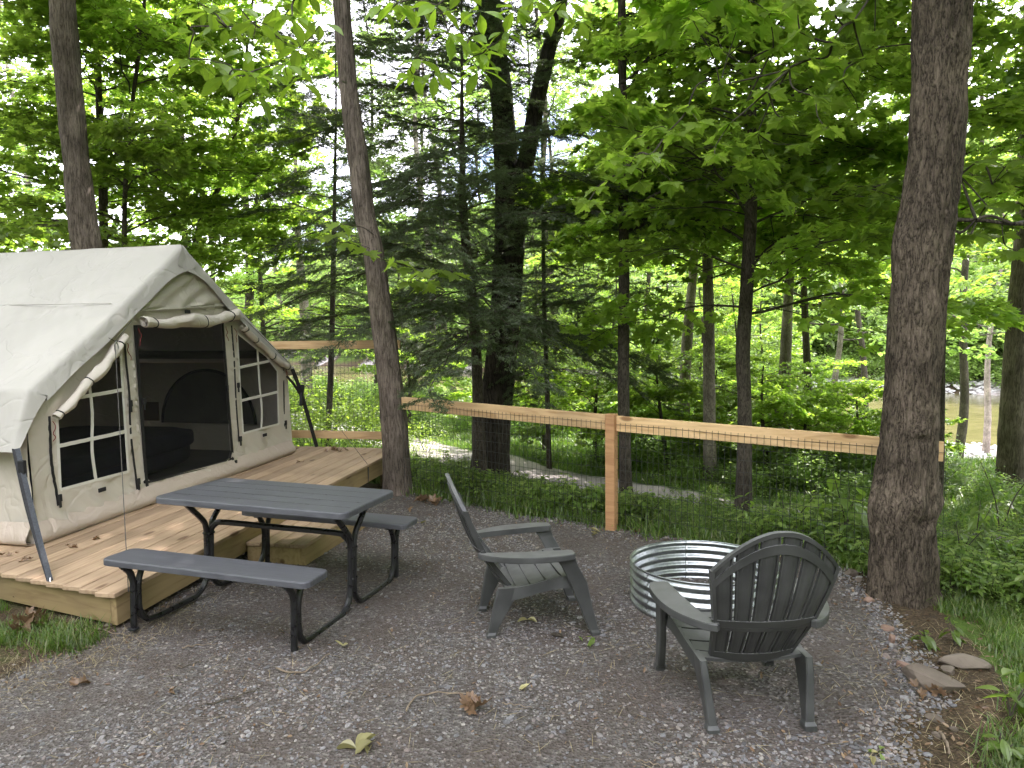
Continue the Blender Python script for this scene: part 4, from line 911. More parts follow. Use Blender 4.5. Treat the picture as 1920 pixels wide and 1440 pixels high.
        secs = [rect((sg * 0.212, -0.268, 0.0), 0.055, 0.055), rect((sg * 0.212, -0.266, 0.022), 0.055, 0.055), rect((sg * 0.213, -0.258, 0.036), 0.040, 0.050), rect((sg * 0.222, -0.225, 0.13), 0.036, 0.078), rect((sg * 0.231, -0.185, 0.23), 0.034, 0.12), rect((sg * 0.235, -0.150, 0.295), 0.03, 0.15)]
        mb = MB(); mb.loft(secs); add('rear_leg', mb)
        # side rail under the seat, arched
        yv = np.linspace(-0.21, 0.26, 16); ft = (yv + 0.21) / 0.47; top = np.interp(yv, ys, zs) + 0.004; h_ = 0.062 + 0.05 * np.abs(ft - 0.5) ** 1.5; xx = sg * (0.232 + 0.052 * ft)
        secs = [np.array([(x_ - .009, y_, z_ - hh), (x_ + .009, y_, z_ - hh), (x_ + .009, y_, z_), (x_ - .009, y_, z_)]) for x_, y_, z_, hh in zip(xx, yv, top, h_)]
        mb = MB(); mb.loft(secs); add('side_rail', mb)
        # arm
        outer = [(0.368, 0.195), (0.384, 0.13), (0.386, 0.03), (0.375, -0.08), (0.345, -0.18), (0.30, -0.26), (0.250, -0.315), (0.212, -0.335)]
        inner = [(0.196, -0.318), (0.215, -0.285), (0.232, -0.22), (0.248, -0.12), (0.262, 0.0), (0.272, 0.10), (0.276, 0.19)]
        Pl = resample(np.array([(a, b, 0) for a, b in outer]), 1, 26)[0][:, :2]; Pi = resample(np.array([(a, b, 0) for a, b in inner]), 1, 22)[0][:, :2]
        poly = np.concatenate([Pl, Pi, [(0.29, 0.205), (0.345, 0.207)]]); 
        def ztop_(y): return 0.500 + 0.012 * (y + 0.3)
        cen = poly.mean(0)
        def rg(k, dz): v = cen + (poly - cen) * k; return np.column_stack([v[:, 0] * sg, v[:, 1], ztop_(v[:, 1]) + dz])
        mb = MB(); secs = [rg(0.985, -0.034), rg(1.0, -0.030), rg(1.0, -0.005), rg(0.985, 0.0)]
        if sg > 0: secs = [q[::-1] for q in secs]
        mb.loft(secs); add('arm', mb)
    return out
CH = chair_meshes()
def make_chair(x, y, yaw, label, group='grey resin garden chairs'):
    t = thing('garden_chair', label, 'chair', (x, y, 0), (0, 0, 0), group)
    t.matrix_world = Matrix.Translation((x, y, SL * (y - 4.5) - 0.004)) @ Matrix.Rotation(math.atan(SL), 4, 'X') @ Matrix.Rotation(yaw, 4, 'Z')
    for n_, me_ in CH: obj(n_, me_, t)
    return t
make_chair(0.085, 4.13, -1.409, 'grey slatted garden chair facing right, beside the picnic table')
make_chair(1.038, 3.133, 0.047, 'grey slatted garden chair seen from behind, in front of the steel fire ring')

# ------------------------------------------------------------------ fire ring
RC = (1.223, 4.392); RR_, RH = 0.463, 0.275
ring = thing('fire_ring', 'round corrugated galvanised steel fire ring on the gravel', 'fire ring', (RC[0], RC[1], SL * (RC[1] - 4.5) - 0.006), (0, 0, 0))
ring.matrix_world = Matrix.Translation(ring.location) @ Matrix.Rotation(math.atan(SL), 4, 'X')
nz = 66; zz = np.linspace(0, RH, nz)
prof = RR_ + 0.0085 * np.sin(zz / RH * 5 * 2 * np.pi - 0.6)
prof = np.where(zz > RH - 0.012, RR_ + 0.004, prof)
for k in range(6):
    a0 = math.radians(28 + k * 60); a1 = a0 + math.radians(62.2); aa = np.linspace(a0, a1, 34); ext = 0.0016 if k % 2 else 0.0
    G = np.zeros((34, nz, 3))
    for i, a in enumerate(aa): G[i, :, 0] = (prof + ext) * math.cos(a); G[i, :, 1] = (prof + ext) * math.sin(a); G[i, :, 2] = zz
    mb = MB(); mb.grid(G[:, ::1], solid=0.0012); p_ = part('panel', mb, MT['galv'], ring, smooth=True)
    for zb in (0.05, 0.138, 0.226):
        b_ = MB(); a = a0 + math.radians(1.1); b_.tube([((RR_ + 0.004) * math.cos(a), (RR_ + 0.004) * math.sin(a), zb), ((RR_ + 0.017) * math.cos(a), (RR_ + 0.017) * math.sin(a), zb)], 0.006, 8); part('bolt', b_, MT['metal_hook'], p_)
mb = MB(); a = np.linspace(0, 2 * np.pi, 97); mb.tube([((RR_ + 0.004) * math.cos(t), (RR_ + 0.004) * math.sin(t), RH) for t in a], 0.0048, 7, cap=False); part('rolled_rim', mb, MT['galv'], ring, smooth=True)
#PART3

# ------------------------------------------------------------------ leaves
def fan(outline, center):
    n = len(outline); v = np.array([center] + list(outline), float); return v, np.array([(0, i + 1, (i + 1) % n + 1) for i in range(n)])
def _sym(half): return [(x, y) for x, y in half] + [(x, -y) for x, y in half[::-1] if abs(y) > 1e-6]
MAPLE = fan(_sym([(0.0, 0.0), (-0.10, 0.20), (0.04, 0.26), (0.10, 0.50), (0.26, 0.36), (0.52, 0.56), (0.52, 0.26), (0.66, 0.16), (1.0, 0.0)]), (0.26, 0.0))
MAPLEHI = fan(_sym([(0.0, 0.0), (-0.08, 0.10), (-0.14, 0.26), (-0.02, 0.25), (0.03, 0.40), (0.12, 0.38), (0.10, 0.55), (0.22, 0.46), (0.24, 0.36), (0.40, 0.50), (0.40, 0.60), (0.56, 0.60), (0.53, 0.46), (0.62, 0.42), (0.50, 0.22), (0.66, 0.26), (0.68, 0.16), (0.80, 0.18), (0.84, 0.08), (1.0, 0.0)]), (0.26, 0.0))
RHOMB = (np.array([(0, 0), (0.45, 0.30), (1, 0), (0.45, -0.30)], float), np.array([(0, 1, 2), (0, 2, 3)]))
OVAL = fan(_sym([(0.0, 0.0), (0.18, 0.16), (0.45, 0.23), (0.75, 0.15), (1.0, 0.0)]), (0.45, 0.0))
OVALHI = fan(_sym([(0.0, 0.0), (0.08, 0.06), (0.2, 0.13), (0.36, 0.20), (0.55, 0.23), (0.72, 0.19), (0.86, 0.10), (1.0, 0.0)]), (0.45, 0.0))
NEEDLE = (np.array([(0, 0), (0.5, 0.10), (1, 0), (0.5, -0.10)], float), np.array([(0, 1, 2), (0, 2, 3)]))
def leaves(shape, pos, fwd, up, size, curl=0.25, droop=0.2):
    v2, tr = shape; pos = np.asarray(pos, float); n = len(pos)
    f = fwd / (np.linalg.norm(fwd, axis=1)[:, None] + 1e-9); s = np.cross(up, f); s /= np.linalg.norm(s, axis=1)[:, None] + 1e-9; u = np.cross(f, s)
    size = np.broadcast_to(np.asarray(size, float), (n,))
    x = v2[:, 0][None, :, None]; y = v2[:, 1][None, :, None]
    z = (curl * np.abs(y) - droop * x ** 2)
    co = pos[:, None, :] + size[:, None, None] * (x * f[:, None, :] + y * s[:, None, :] + z * u[:, None, :])
    T = (np.arange(n) * len(v2))[:, None, None] + tr[None]
    return co.reshape(-1, 3), T.reshape(-1, 3)
def rot2(v, a): c, s = np.cos(a), np.sin(a); return np.stack([v[..., 0] * c - v[..., 1] * s, v[..., 0] * s + v[..., 1] * c, v[..., 2]], -1)

def branch_mesh(name, seed, L=2.6, nsub=13, nsub2=4, leaf=MAPLE, lsize=0.12, per=5, mats=None, rise=0.18, droop=0.35, spread=0.55, r0=0.018, tilt=0.45, needle=False, flat=0.10):
    rg = np.random.default_rng(seed); mb = MB(); n = 12; t = np.linspace(0, 1, n)
    wob = np.cumsum(rg.normal(0, 0.03, (n, 2)), 0) * L
    A = np.stack([t * L, wob[:, 0] * 0.8, rise * L * t - droop * L * t ** 2.2 + wob[:, 1] * 0.35], 1)
    mb.tube(A, np.linspace(r0, 0.003, n), 5, cap=False)
    P, F, U, Sz = [], [], [], []
    def put(q, d, k):
        """k leaves around point q, twig direction d"""
        for _ in range(k):
            ang = rg.uniform(-1.5, 1.5); f = rot2(d, ang); f = f + np.array([0, 0, rg.uniform(-0.45, 0.15)])
            P.append(q + rg.normal(0, lsize * 0.35, 3) * [1, 1, 0.6]); F.append(f); U.append(np.array([rg.normal(0, tilt), rg.normal(0, tilt), 1.0])); Sz.append(lsize * rg.uniform(0.6, 1.15))
    for k in range(nsub):
        u = 0.12 + 0.86 * (k + rg.uniform(-.3, .3)) / (nsub - 1) if nsub > 1 else 0.5; u = min(max(u, 0.08), 0.99)
        q = np.array([np.interp(u, t, A[:, i]) for i in range(3)]); sg = 1 if k % 2 else -1
        ang = sg * rg.uniform(0.6, 1.1) * (1 - 0.35 * u); l = L * spread * (1.05 - u * 0.75) * rg.uniform(0.65, 1.1)
        d = np.array([math.cos(ang), math.sin(ang), rg.normal(0.0, flat)]); m = 6; tt = np.linspace(0, 1, m)
        B_ = q + np.outer(tt * l, d) + np.stack([np.zeros(m), np.zeros(m), -droop * 0.5 * l * tt ** 2], 1) + np.cumsum(rg.normal(0, 0.02 * l, (m, 3)), 0) * [1, 1, .5]
        mb.tube(B_, np.linspace(r0 * 0.45 * (1.1 - u), 0.0018, m), 4, cap=False)
        for j in range(nsub2 + 1):
            w = (j + 0.9) / (nsub2 + 1.0); q2 = np.array([np.interp(w, tt, B_[:, i]) for i in range(3)]); a2 = ang + (1 if j % 2 else -1) * rg.uniform(0.5, 1.0) * (0 if j == nsub2 else 1)
            l2 = l * 0.42 * (1.1 - w * 0.6) * rg.uniform(0.6, 1.1) if j < nsub2 else 0.02; d2 = np.array([math.cos(a2), math.sin(a2), rg.normal(-0.05, flat)])
            if needle:
                nn = int(7 + l2 * 90)
                for i in range(nn):
                    w2 = i / nn; pq = q2 + d2 * l2 * w2 + np.array([0, 0, -0.12 * l2 * w2 ** 2])
                    for s3 in (-1, 1): P.append(pq + rg.normal(0, .010, 3)); F.append(rot2(d2, s3 * rg.uniform(0.5, 1.0)) + [0, 0, rg.uniform(-.35, .1)]); U.append(np.array([rg.normal(0, .3), rg.normal(0, .3), 1.])); Sz.append(lsize * rg.uniform(.6, 1.2) * (1.1 - .5 * w2))
                if l2 > 0.08: mb.tube([q2, q2 + d2 * l2 + [0, 0, -0.12 * l2]], [0.0025, 0.0012], 3, cap=False)
            else:
                if l2 > 0.05: mb.tube([q2, q2 + d2 * l2], [0.003, 0.0015], 3, cap=False)
                e = q2 + d2 * l2; put(e, d2, per); put((q2 + e) / 2, d2, max(1, per // 2))
    v, T = leaves(leaf, P, np.array(F), np.array(U), np.array(Sz)); mb.raw(v, T, 1)
    return mb.mesh(name, mats or [MT['twig'], MT['leaf_maple']])
BR_MAPLE = [branch_mesh('maple_branch', 100 + i, L=2.6, nsub=14, nsub2=4, lsize=0.13, per=6) for i in range(5)]
BR_NEAR = [branch_mesh('maple_branch_near', 150 + i, L=1.9, nsub=11, nsub2=3, leaf=MAPLEHI, lsize=0.12, per=4, flat=0.14) for i in range(3)]
BR_MID = [branch_mesh('mid_branch', 200 + i, L=3.2, nsub=12, nsub2=4, leaf=RHOMB, lsize=0.15, per=6, mats=[MT['twig'], MT['leaf_maple']], r0=0.025, spread=0.5) for i in range(4)]
BR_FAR = [branch_mesh('far_branch', 250 + i, L=3.4, nsub=11, nsub2=4, leaf=RHOMB, lsize=0.21, per=5, mats=[MT['twig'], MT['leaf_far']], r0=0.03, spread=0.5, flat=0.25) for i in range(4)]
BR_HEM = [branch_mesh('hemlock_branch', 300 + i, L=2.7, nsub=24, nsub2=8, leaf=NEEDLE, lsize=0.052, mats=[MT['twig'], MT['leaf_hemlock']], rise=0.08, droop=0.34, spread=0.36, needle=True, r0=0.014, flat=0.16) for i in range(4)]
BR_DEAD = [branch_mesh('bare_branch', 350 + i, L=1.8, nsub=7, nsub2=3, leaf=NEEDLE, lsize=0.02, per=1, mats=[MT['deadtwig'], MT['leaf_hemlock']], rise=0.1, droop=0.2, r0=0.012) for i in range(2)]

# ------------------------------------------------------------------ trunks
def trunk_mesh(name, pts, rad, mat, nseg=24, nring=80, amp=0.05, freq=9, vf=2.0, seed=0, flare=0.35, bumps=(), plates=False):
    P, R = resample(np.array(pts, float), rad, nring); T = np.gradient(P, axis=0); T /= np.linalg.norm(T, axis=1)[:, None]
    th = np.linspace(0, 2 * np.pi, nseg + 1); X_ = np.array([1.0, 0, 0]); G = np.zeros((nring, nseg + 1, 3)); z = P[:, 2]
    for i in range(nring):
        S = X_ - T[i] * (X_ @ T[i]); S /= np.linalg.norm(S); B_ = np.cross(T[i], S)
        u = th / (2 * np.pi) * freq; nz_ = vnoise(u + 0.35 * math.sin(z[i] * 2.3), np.full_like(u, z[i] * vf), seed, wrap=freq)
        rid = 1 - np.abs(2 * nz_ - 1); fine = vnoise(u * 3, np.full_like(u, z[i] * vf * 5), seed + 3, wrap=freq * 3)
        r = R[i] * (1 + amp * (rid - 0.5) * 1.6 + amp * 0.6 * (fine - 0.5))
        if plates: r = r * (1 + amp * 0.8 * (np.floor(vnoise(u, np.full_like(u, z[i] * 3.2), seed + 9, wrap=freq) * 4) / 4 - 0.4))
        h = z[i] - z[0]; fl = flare * math.exp(-h / 0.28); r = r * (1 + fl * (0.75 + 0.5 * np.sin(th * 5 + seed)))
        for (bz, ba, bh, bw, bs) in bumps:
            dth = np.angle(np.exp(1j * (th - ba))); r = r + bh * np.exp(-((z[i] - bz) / bw) ** 2 - (dth / bs) ** 2)
        r[-1] = r[0]
        G[i] = P[i] + np.outer(np.cos(th) * r, S) + np.outer(np.sin(th) * r, B_)
    mb = MB(); mb.grid(G[:, ::-1]); return mb.mesh(name, mat, True)
def px_trunk(spec, Y, top=None):
    """spec: list (x, y, width px) bottom to top; extended above the frame to height top"""
    pts = [W(x, y, Y) for x, y, w in spec]; rad = [w / 2 / FPX * Y for x, y, w in spec]
    g = float(ground_z(pts[0][0], pts[0][1]))
    if pts[0][2] > g - 0.1: pts.insert(0, np.array([pts[0][0], pts[0][1], g - 0.15])); rad.insert(0, rad[0] * 1.05)
    if top and pts[-1][2] < top:
        d = (pts[-1] - pts[-2]); d = d / d[2]; z0 = pts[-1][2]; r0 = rad[-1]; p0_ = pts[-1].copy()
        for k in (0.33, 0.66, 1.0): pts.append(p0_ + d * (top - z0) * k * np.array([0.6, 0.6, 1])); rad.append(r0 * (1 - 0.7 * k))
    return np.array(pts), np.array(rad)
def at_h(pts, rad, z):
    zz = pts[:, 2]; return np.array([np.interp(z, zz, pts[:, 0]), np.interp(z, zz, pts[:, 1]), z]), float(np.interp(z, zz, rad))
def add_branch(parent, me, p, yaw, pitch, sc, roll_=0.0, name='leafy_branch'):
    o = obj(name, me, parent, loc=tuple(np.array(p) - np.array(parent.location)), rot=(roll_, -pitch, yaw), scale=sc); return o
TREES = {}
def tree(name, label, spec, Y, mat, meshes=BR_MAPLE, n=20, z0=2.5, z1=8.0, sc=(0.7, 1.2), top=9.0, group=None, cat='tree', yaws=None, pitch=(0.0, 0.45), seed=0, lo=1.0, **kw):
    rg = np.random.default_rng(seed + 1000); pts, rad = px_trunk(spec, Y, top)
    g = pts[0]; t = thing(name, label, cat, tuple(g), group=group)
    me = trunk_mesh('trunk', pts - g, rad, mat, seed=seed, **kw); obj('trunk', me, t)
    for k in range(n):
        f = (k + rg.uniform(0, 1)) / n; z = z0 + (z1 - z0) * f; p, r = at_h(pts, rad, z)
        yaw = rg.uniform(*yaws) if yaws else (k * 2.399 + rg.uniform(-.4, .4))
        s = rg.uniform(*sc) * (1 - 0.35 * f * (1 if lo else 0)); add_branch(t, meshes[rg.integers(len(meshes))], p, yaw, rg.uniform(*pitch), s, rg.normal(0, .28 if meshes is BR_HEM else .15))
    TREES[label] = (t, pts, rad); return t

CAN = (0.9, 1.5)
tree('large_tree', 'thick furrowed tree trunk at the right edge of the gravel by the fence end', [(1690, 1165, 116), (1690, 1100, 108), (1693, 1030, 108), (1692, 950, 108), (1700, 870, 98), (1706, 800, 91), (1718, 600, 90), (1728, 480, 92), (1736, 420, 92), (1746, 350, 88), (1755, 280, 86), (1764, 120, 88), (1767, 0, 90)], 4.45, MT['bark_right'],
     meshes=BR_FAR, n=26, z0=6.0, z1=11, sc=CAN, top=12, nseg=120, nring=520, amp=0.085, freq=26, vf=3.2, seed=4, flare=0.30,
     bumps=[(0.76, 3.5, 0.035, 0.14, 0.7), (0.84, 4.55, 0.045, 0.07, 0.30), (0.90, 4.2, -0.02, 0.05, 0.15), (0.70, 4.9, -0.045, 0.045, 0.20), (0.66, 5.15, 0.02, 0.04, 0.2), (0.85, 6.0, 0.035, 0.14, 0.5), (1.30, 4.5, 0.032, 0.05, 0.30), (1.24, 4.75, -0.02, 0.025, 0.25), (2.45, 3.4, 0.03, 0.12, 0.6), (2.40, 0.1, 0.02, 0.08, 0.5)])
tree('hickory_tree', 'leaning grey hickory trunk growing at the far corner of the deck', [(746, 935, 58), (745, 900, 53), (741, 820, 50), (735, 750, 46), (727, 680, 43), (717, 600, 42), (702, 480, 38), (684, 400, 37), (672, 300, 35), (657, 200, 32), (648, 100, 31), (641, 0, 30)], 8.0, MT['bark_hickory'],
     meshes=BR_FAR, n=34, z0=7.5, z1=13, sc=CAN, top=14, nseg=56, nring=300, amp=0.08, freq=14, vf=1.6, seed=11, plates=True, flare=0.12)
tree('hickory_tree', 'shaggy grey hickory trunk rising behind the tent roof', [(200, 880, 60), (178, 600, 52), (162, 465, 48), (153, 400, 46), (143, 300, 41), (133, 200, 41), (124, 100, 42), (117, 0, 43)], 9.4, MT['bark_hickory'],
     meshes=BR_FAR, n=30, z0=8, z1=13, sc=CAN, top=14, nseg=56, nring=300, amp=0.08, freq=14, vf=1.4, seed=12, plates=True)
# forked dark tree
pts1, rad1 = px_trunk([(917, 905, 74), (919, 870, 68), (925, 800, 62), (936, 700, 58), (946, 600, 55), (953, 500, 54), (956, 440, 54), (953, 380, 50), (948, 300, 42), (942, 200, 40), (928, 90, 41), (915, 0, 42)], 10.5, 14)
pts2, rad2 = px_trunk([(962, 470, 40), (966, 420, 44), (974, 360, 34), (993, 267, 30), (1012, 167, 28), (1030, 90, 25), (1050, 20, 22)], 10.4, 14)
pts2 = pts2[1:]; rad2 = rad2[1:]
ft = thing('forked_tree', 'dark forked tree behind the fence, its trunk splitting in two', 'tree', tuple(pts1[0]))
obj('trunk', trunk_mesh('trunk', pts1 - pts1[0], rad1, MT['bark_dark'], nseg=64, nring=320, amp=0.07, freq=16, vf=1.1, seed=21, flare=0.3), ft)
obj('limb', trunk_mesh('limb', pts2 - pts1[0], rad2, MT['bark_dark'], nseg=48, nring=200, amp=0.07, freq=12, vf=1.1, seed=22, flare=0.0), ft)
rg = np.random.default_rng(5)
for k in range(44):
    P_, R_ = (pts1, rad1) if k % 2 else (pts2, rad2); z = rg.uniform(7.5, 13.5); p, r = at_h(P_, R_, z); add_branch(ft, BR_FAR[k % 4], p, rg.uniform(0, 6.28), rg.uniform(0, .5), rg.uniform(0.9, 1.5))
# hemlock
t = tree('hemlock_tree', 'dark drooping hemlock with many thin branches left of the forked tree', [(900, 895, 28), (898, 850, 26), (896, 747, 21), (892, 643, 19), (885, 556, 18), (873, 452, 17), (868, 380, 14), (867, 317, 12), (866, 220, 8), (866, 120, 5)], 9.6, MT['bark_mid'],
     meshes=BR_HEM, n=92, z0=1.5, z1=7.2, sc=(0.6, 1.15), top=7.6, pitch=(-0.25, 0.42), lo=.3, seed=31, nseg=20, nring=120, amp=0.05)
t2 = tree('hemlock_tree', 'second smaller hemlock behind and left of the dark drooping one', [(612, 880, 12), (620, 700, 11), (625, 500, 9), (628, 330, 6), (630, 200, 4)], 12.5, MT['bark_mid'],
     meshes=BR_HEM, n=56, z0=1.4, z1=6.6, sc=(0.55, 0.95), top=7.4, pitch=(-0.25, 0.15), seed=32, nseg=14, nring=60, amp=0.05)
t3 = tree('hemlock_tree', 'thin hemlock with dark sprays between the forked tree and the slender trunk', [(1030, 900, 10), (1025, 700, 9), (1020, 560, 8), (1018, 400, 6)], 11.8, MT['bark_mid'],
     meshes=BR_HEM, n=26, z0=0.9, z1=4.6, sc=(0.6, 0.95), top=6.0, pitch=(-0.3, 0.1), seed=33, nseg=14, nring=60, amp=0.05)
# slender trunks right of centre
tree('maple_tree', 'slender dark maple trunk just right of the fence post', [(1174, 950, 24), (1172, 860, 22), (1169, 700, 22), (1170, 500, 19), (1168, 300, 16), (1166, 20, 14)], 8.8, MT['bark_mid'], n=32, z0=2.7, z1=7.5, seed=41, nring=160, nseg=28, amp=0.06, yaws=(-1.2, 1.9))
tree('maple_tree', 'smooth grey maple trunk in the middle of the right fence bay', [(1392, 990, 36), (1394, 930, 30), (1396, 851, 27), (1396, 747, 25), (1393, 660, 26), (1400, 539, 24), (1408, 400, 22), (1410, 290, 16), (1412, 150, 12)], 7.7, MT['bark_mid'], n=38, z0=1.75, z1=6.6, seed=42, nring=160, nseg=32, amp=0.03, freq=7)
tree('maple_tree', 'mottled trunk left of the smooth grey maple behind the fence', [(1333, 940, 26), (1331, 860, 24), (1330, 750, 22), (1328, 560, 20), (1322, 330, 15), (1318, 100, 11)], 11, MT['bark_pale'], n=26, z0=2.4, z1=5.4, seed=43, nring=120, amp=0.06)
tree('maple_tree', 'grey trunk standing left of the mottled trunk, half hidden by hemlock', [(1280, 890, 22), (1283, 760, 21), (1288, 640, 20), (1300, 500, 15), (1304, 330, 10)], 14, MT['bark_pale'], meshes=BR_MID, n=16, z0=2.8, z1=5.2, seed=44, top=11, nring=120)
tree('pine_tree', 'pinkish straight trunk right of the smooth grey maple', [(1450, 940, 29), (1462, 810, 26), (1470, 720, 23), (1478, 560, 17), (1485, 440, 13), (1490, 250, 9)], 13, MT['bark_pale'], meshes=BR_MID, n=16, z0=2.2, z1=5.2, seed=45, top=12, nring=140, amp=0.05, vf=4)
tree('maple_tree', 'thin grey trunk right of the pinkish straight trunk', [(1516, 905, 15), (1515, 740, 14), (1508, 560, 12), (1503, 430, 9)], 14.5, MT['bark_mid'], meshes=BR_MID, n=14, z0=2.0, z1=4.8, seed=46, top=11)
tree('maple_tree', 'thin trunk showing just behind the thick trunk at right', [(1756, 1010, 16), (1762, 850, 16), (1765, 700, 13), (1772, 500, 10)], 9.5, MT['bark_mid'], n=24, z0=3.0, z1=7, seed=47, top=8)
tree('oak_tree', 'broad grey trunk at the right edge of the picture by the river', [(1892, 1000, 50), (1895, 860, 46), (1900, 760, 42), (1908, 600, 36), (1920, 440, 30), (1925, 250, 26)], 12, MT['bark_hickory'], meshes=BR_MID, n=24, z0=4.2, z1=11, seed=48, top=13, nseg=40, nring=200)
# left maples behind the tent
tree('maple_tree', 'dark maple stem just right of the shaggy hickory behind the tent', [(202, 820, 18), (200, 640, 16), (195, 460, 15), (192, 300, 15), (186, 200, 11), (183, 0, 9)], 12.5, MT['bark_mid'], n=32, z0=3.2, z1=9.6, sc=(0.8, 1.3), top=11, seed=51)
tree('maple_tree', 'thin forked maple stem right of the dark stem behind the tent', [(232, 820, 10), (232, 560, 9), (233, 460, 9), (236, 330, 8), (250, 180, 7), (268, 40, 6)], 11.5, MT['bark_mid'], n=32, z0=2.7, z1=8.4, sc=(0.7, 1.15), top=9.5, seed=52)
tree('maple_tree', 'leaning maple with arching boughs above the tent peak', [(360, 820, 12), (350, 600, 11), (372, 430, 10), (420, 330, 8), (450, 200, 6)], 13.5, MT['bark_mid'], n=34, z0=2.4, z1=8.5, sc=(0.8, 1.25), top=9.5, seed=53)
tree('maple_tree', 'small maple leafing out between the tent and the leaning hickory', [(500, 850, 10), (498, 700, 9), (490, 560, 8), (486, 470, 6)], 17, MT['bark_mid'], meshes=BR_MID, n=22, z0=1.0, z1=6.0, sc=(0.6, 0.95), top=6.5, seed=54)
t = tree('pine_tree', 'pale half dead pine with bare side branches beyond the deck rail', [(575, 700, 20), (572, 600, 18), (563, 500, 14), (558, 430, 11), (555, 330, 8)], 22, MT['bark_pale'], meshes=BR_DEAD, n=34, z0=0.0, z1=9, sc=(0.9, 1.6), top=10, seed=55)
tree('maple_tree', 'tall far maple showing through leaves above the tent', [(345, 420, 11), (342, 300, 10), (338, 150, 8)], 19, MT['bark_mid'], meshes=BR_MID, n=26, z0=4.0, z1=12, sc=(0.8, 1.2), top=13, seed=56)
# woodland further back: individual trees in the band between path and river
kinds = [('ash_tree', MT['bark_mid'], 'grey trunked'), ('maple_tree', MT['bark_mid'], 'dark trunked'), ('birch_tree', MT['bark_pale'], 'pale trunked')]
zone_words = ['left of the tent', 'above the tent roof', 'beyond the deck rail', 'left of the forked tree', 'right of the forked tree', 'beyond the fence post', 'beyond the right fence bay', 'at the far right']
rg = np.random.default_rng(99); cnt = 0
slots = [(-60, 15), (30, 19), (90, 26), (420, 30), (470, 23), (530, 33), (700, 26), (770, 30), (850, 27), (925, 33), (1010, 30), (815, 23), (1045, 25), (1060, 28), (1125, 34), (1225, 25), (1360, 32), (1560, 24), (1625, 31), (1800, 24), (1850, 33), (1990, 18), (2100, 14), (-200, 18)]
for i, (x_, Y_) in enumerate(slots):
    kd = kinds[i % 3]; w_ = rg.uniform(0.16, 0.34) * FPX / Y_; lean = rg.uniform(-0.06, 0.06)
    b = W(x_, 700, Y_); g = float(ground_z(b[0], b[1])); Hh = rg.uniform(11, 17) if not 740 < x_ < 1060 else rg.uniform(17, 20)
    pts = np.array([(b[0] + lean * h + 0.15 * math.sin(h * .7 + i), b[1], g - 0.2 + h) for h in np.linspace(0, Hh, 8)]); rad = np.linspace(w_ / FPX * Y_ / 2, 0.03, 8)
    zi = min(7, max(0, int((x_ + 60) / 260))); near_ = 'nearest' if Y_ < 20 else ('half way back' if Y_ < 28 else 'far back')
    t = thing(kd[0], '%s tree %s, %s, %s' % (kd[2], zone_words[zi], near_, ['leaning slightly', 'standing straight', 'with a slim stem', 'with a stout stem'][i % 4]), 'tree', tuple(pts[0]), group='woodland trees between the path and the river')
    obj('trunk', trunk_mesh('trunk', pts - pts[0], rad, kd[1], nseg=14, nring=40, seed=i), t)
    nb = 22; zl = max(g + 2.4, .7) if x_ > 1500 else g + (2.2 if Y_ > 22 else 2.8)
    for k in range(nb):
        f = (k + .5) / nb; z = zl + (g + Hh - zl) * f; p, r = at_h(pts, rad, z); add_branch(t, (BR_FAR if Y_ > 18 else BR_MID)[rg.integers(4)], p, k * 2.4 + rg.uniform(-.4, .4), rg.uniform(-0.05, .4), rg.uniform(.8, 1.3) * (1 - .4 * f), rg.normal(0, .2))

# young trees filling the middle distance
for i, (x_, Y_, hh) in enumerate([(760, 17, 5), (1010, 19, 5), (1150, 21, 6), (1250, 22, 6), (1310, 19, 5), (1375, 17, 4), (1430, 20, 5.5), (1475, 19, 3.2), (1240, 12.5, 2.2), (1440, 12, 2.0), (1125, 13, 2.2), (1335, 13.5, 2.0), (1505, 12, 1.7), (1600, 11.5, 1.5), (1010, 14.5, 1.8), (1340, 24, 6.5), (1100, 26, 7)]):
    rg = np.random.default_rng(400 + i); b = W(x_, 700, Y_); g = float(ground_z(b[0], b[1])); pts = np.array([(b[0] + .1 * math.sin(h * 1.3 + i), b[1], g - .1 + h) for h in np.linspace(0, hh, 7)]); rad = np.linspace(.05, .012, 7)
    t = thing('young_maple', 'young leafy maple %s, %s' % (['beyond the hemlock', 'left of the fence post', 'just beyond the fence post', 'right of the slender trunk', 'near the half hidden grey trunk', 'by the mottled trunk', 'by the smooth grey maple', 'beside the pinkish trunk', 'between the pinkish trunk and the thick trunk'][min(8, max(0, int((x_ - 720) / 100)))], ['crown low to the ground', 'taller and slender', 'close to the path', 'deeper in the wood', 'half in shade', 'brightly lit', 'reaching above the rail'][i % 7]), 'young tree', tuple(pts[0]), group='young maples in the middle distance')
    obj('trunk', trunk_mesh('trunk', pts - pts[0], rad, MT['bark_mid'], nseg=10, nring=30, seed=i), t)
    nb = int(10 + hh * 3.2)
    for k in range(nb):
        f = (k + .5) / nb; z = g + .35 + (hh - .4) * f; p, r = at_h(pts, rad, z); add_branch(t, (BR_MAPLE if Y_ < 18 else BR_MID)[rg.integers(4)], p, k * 2.4 + rg.uniform(-.4, .4), rg.uniform(0, .5), rg.uniform(.4, .75) * (1.1 - .5 * f), rg.normal(0, .2))

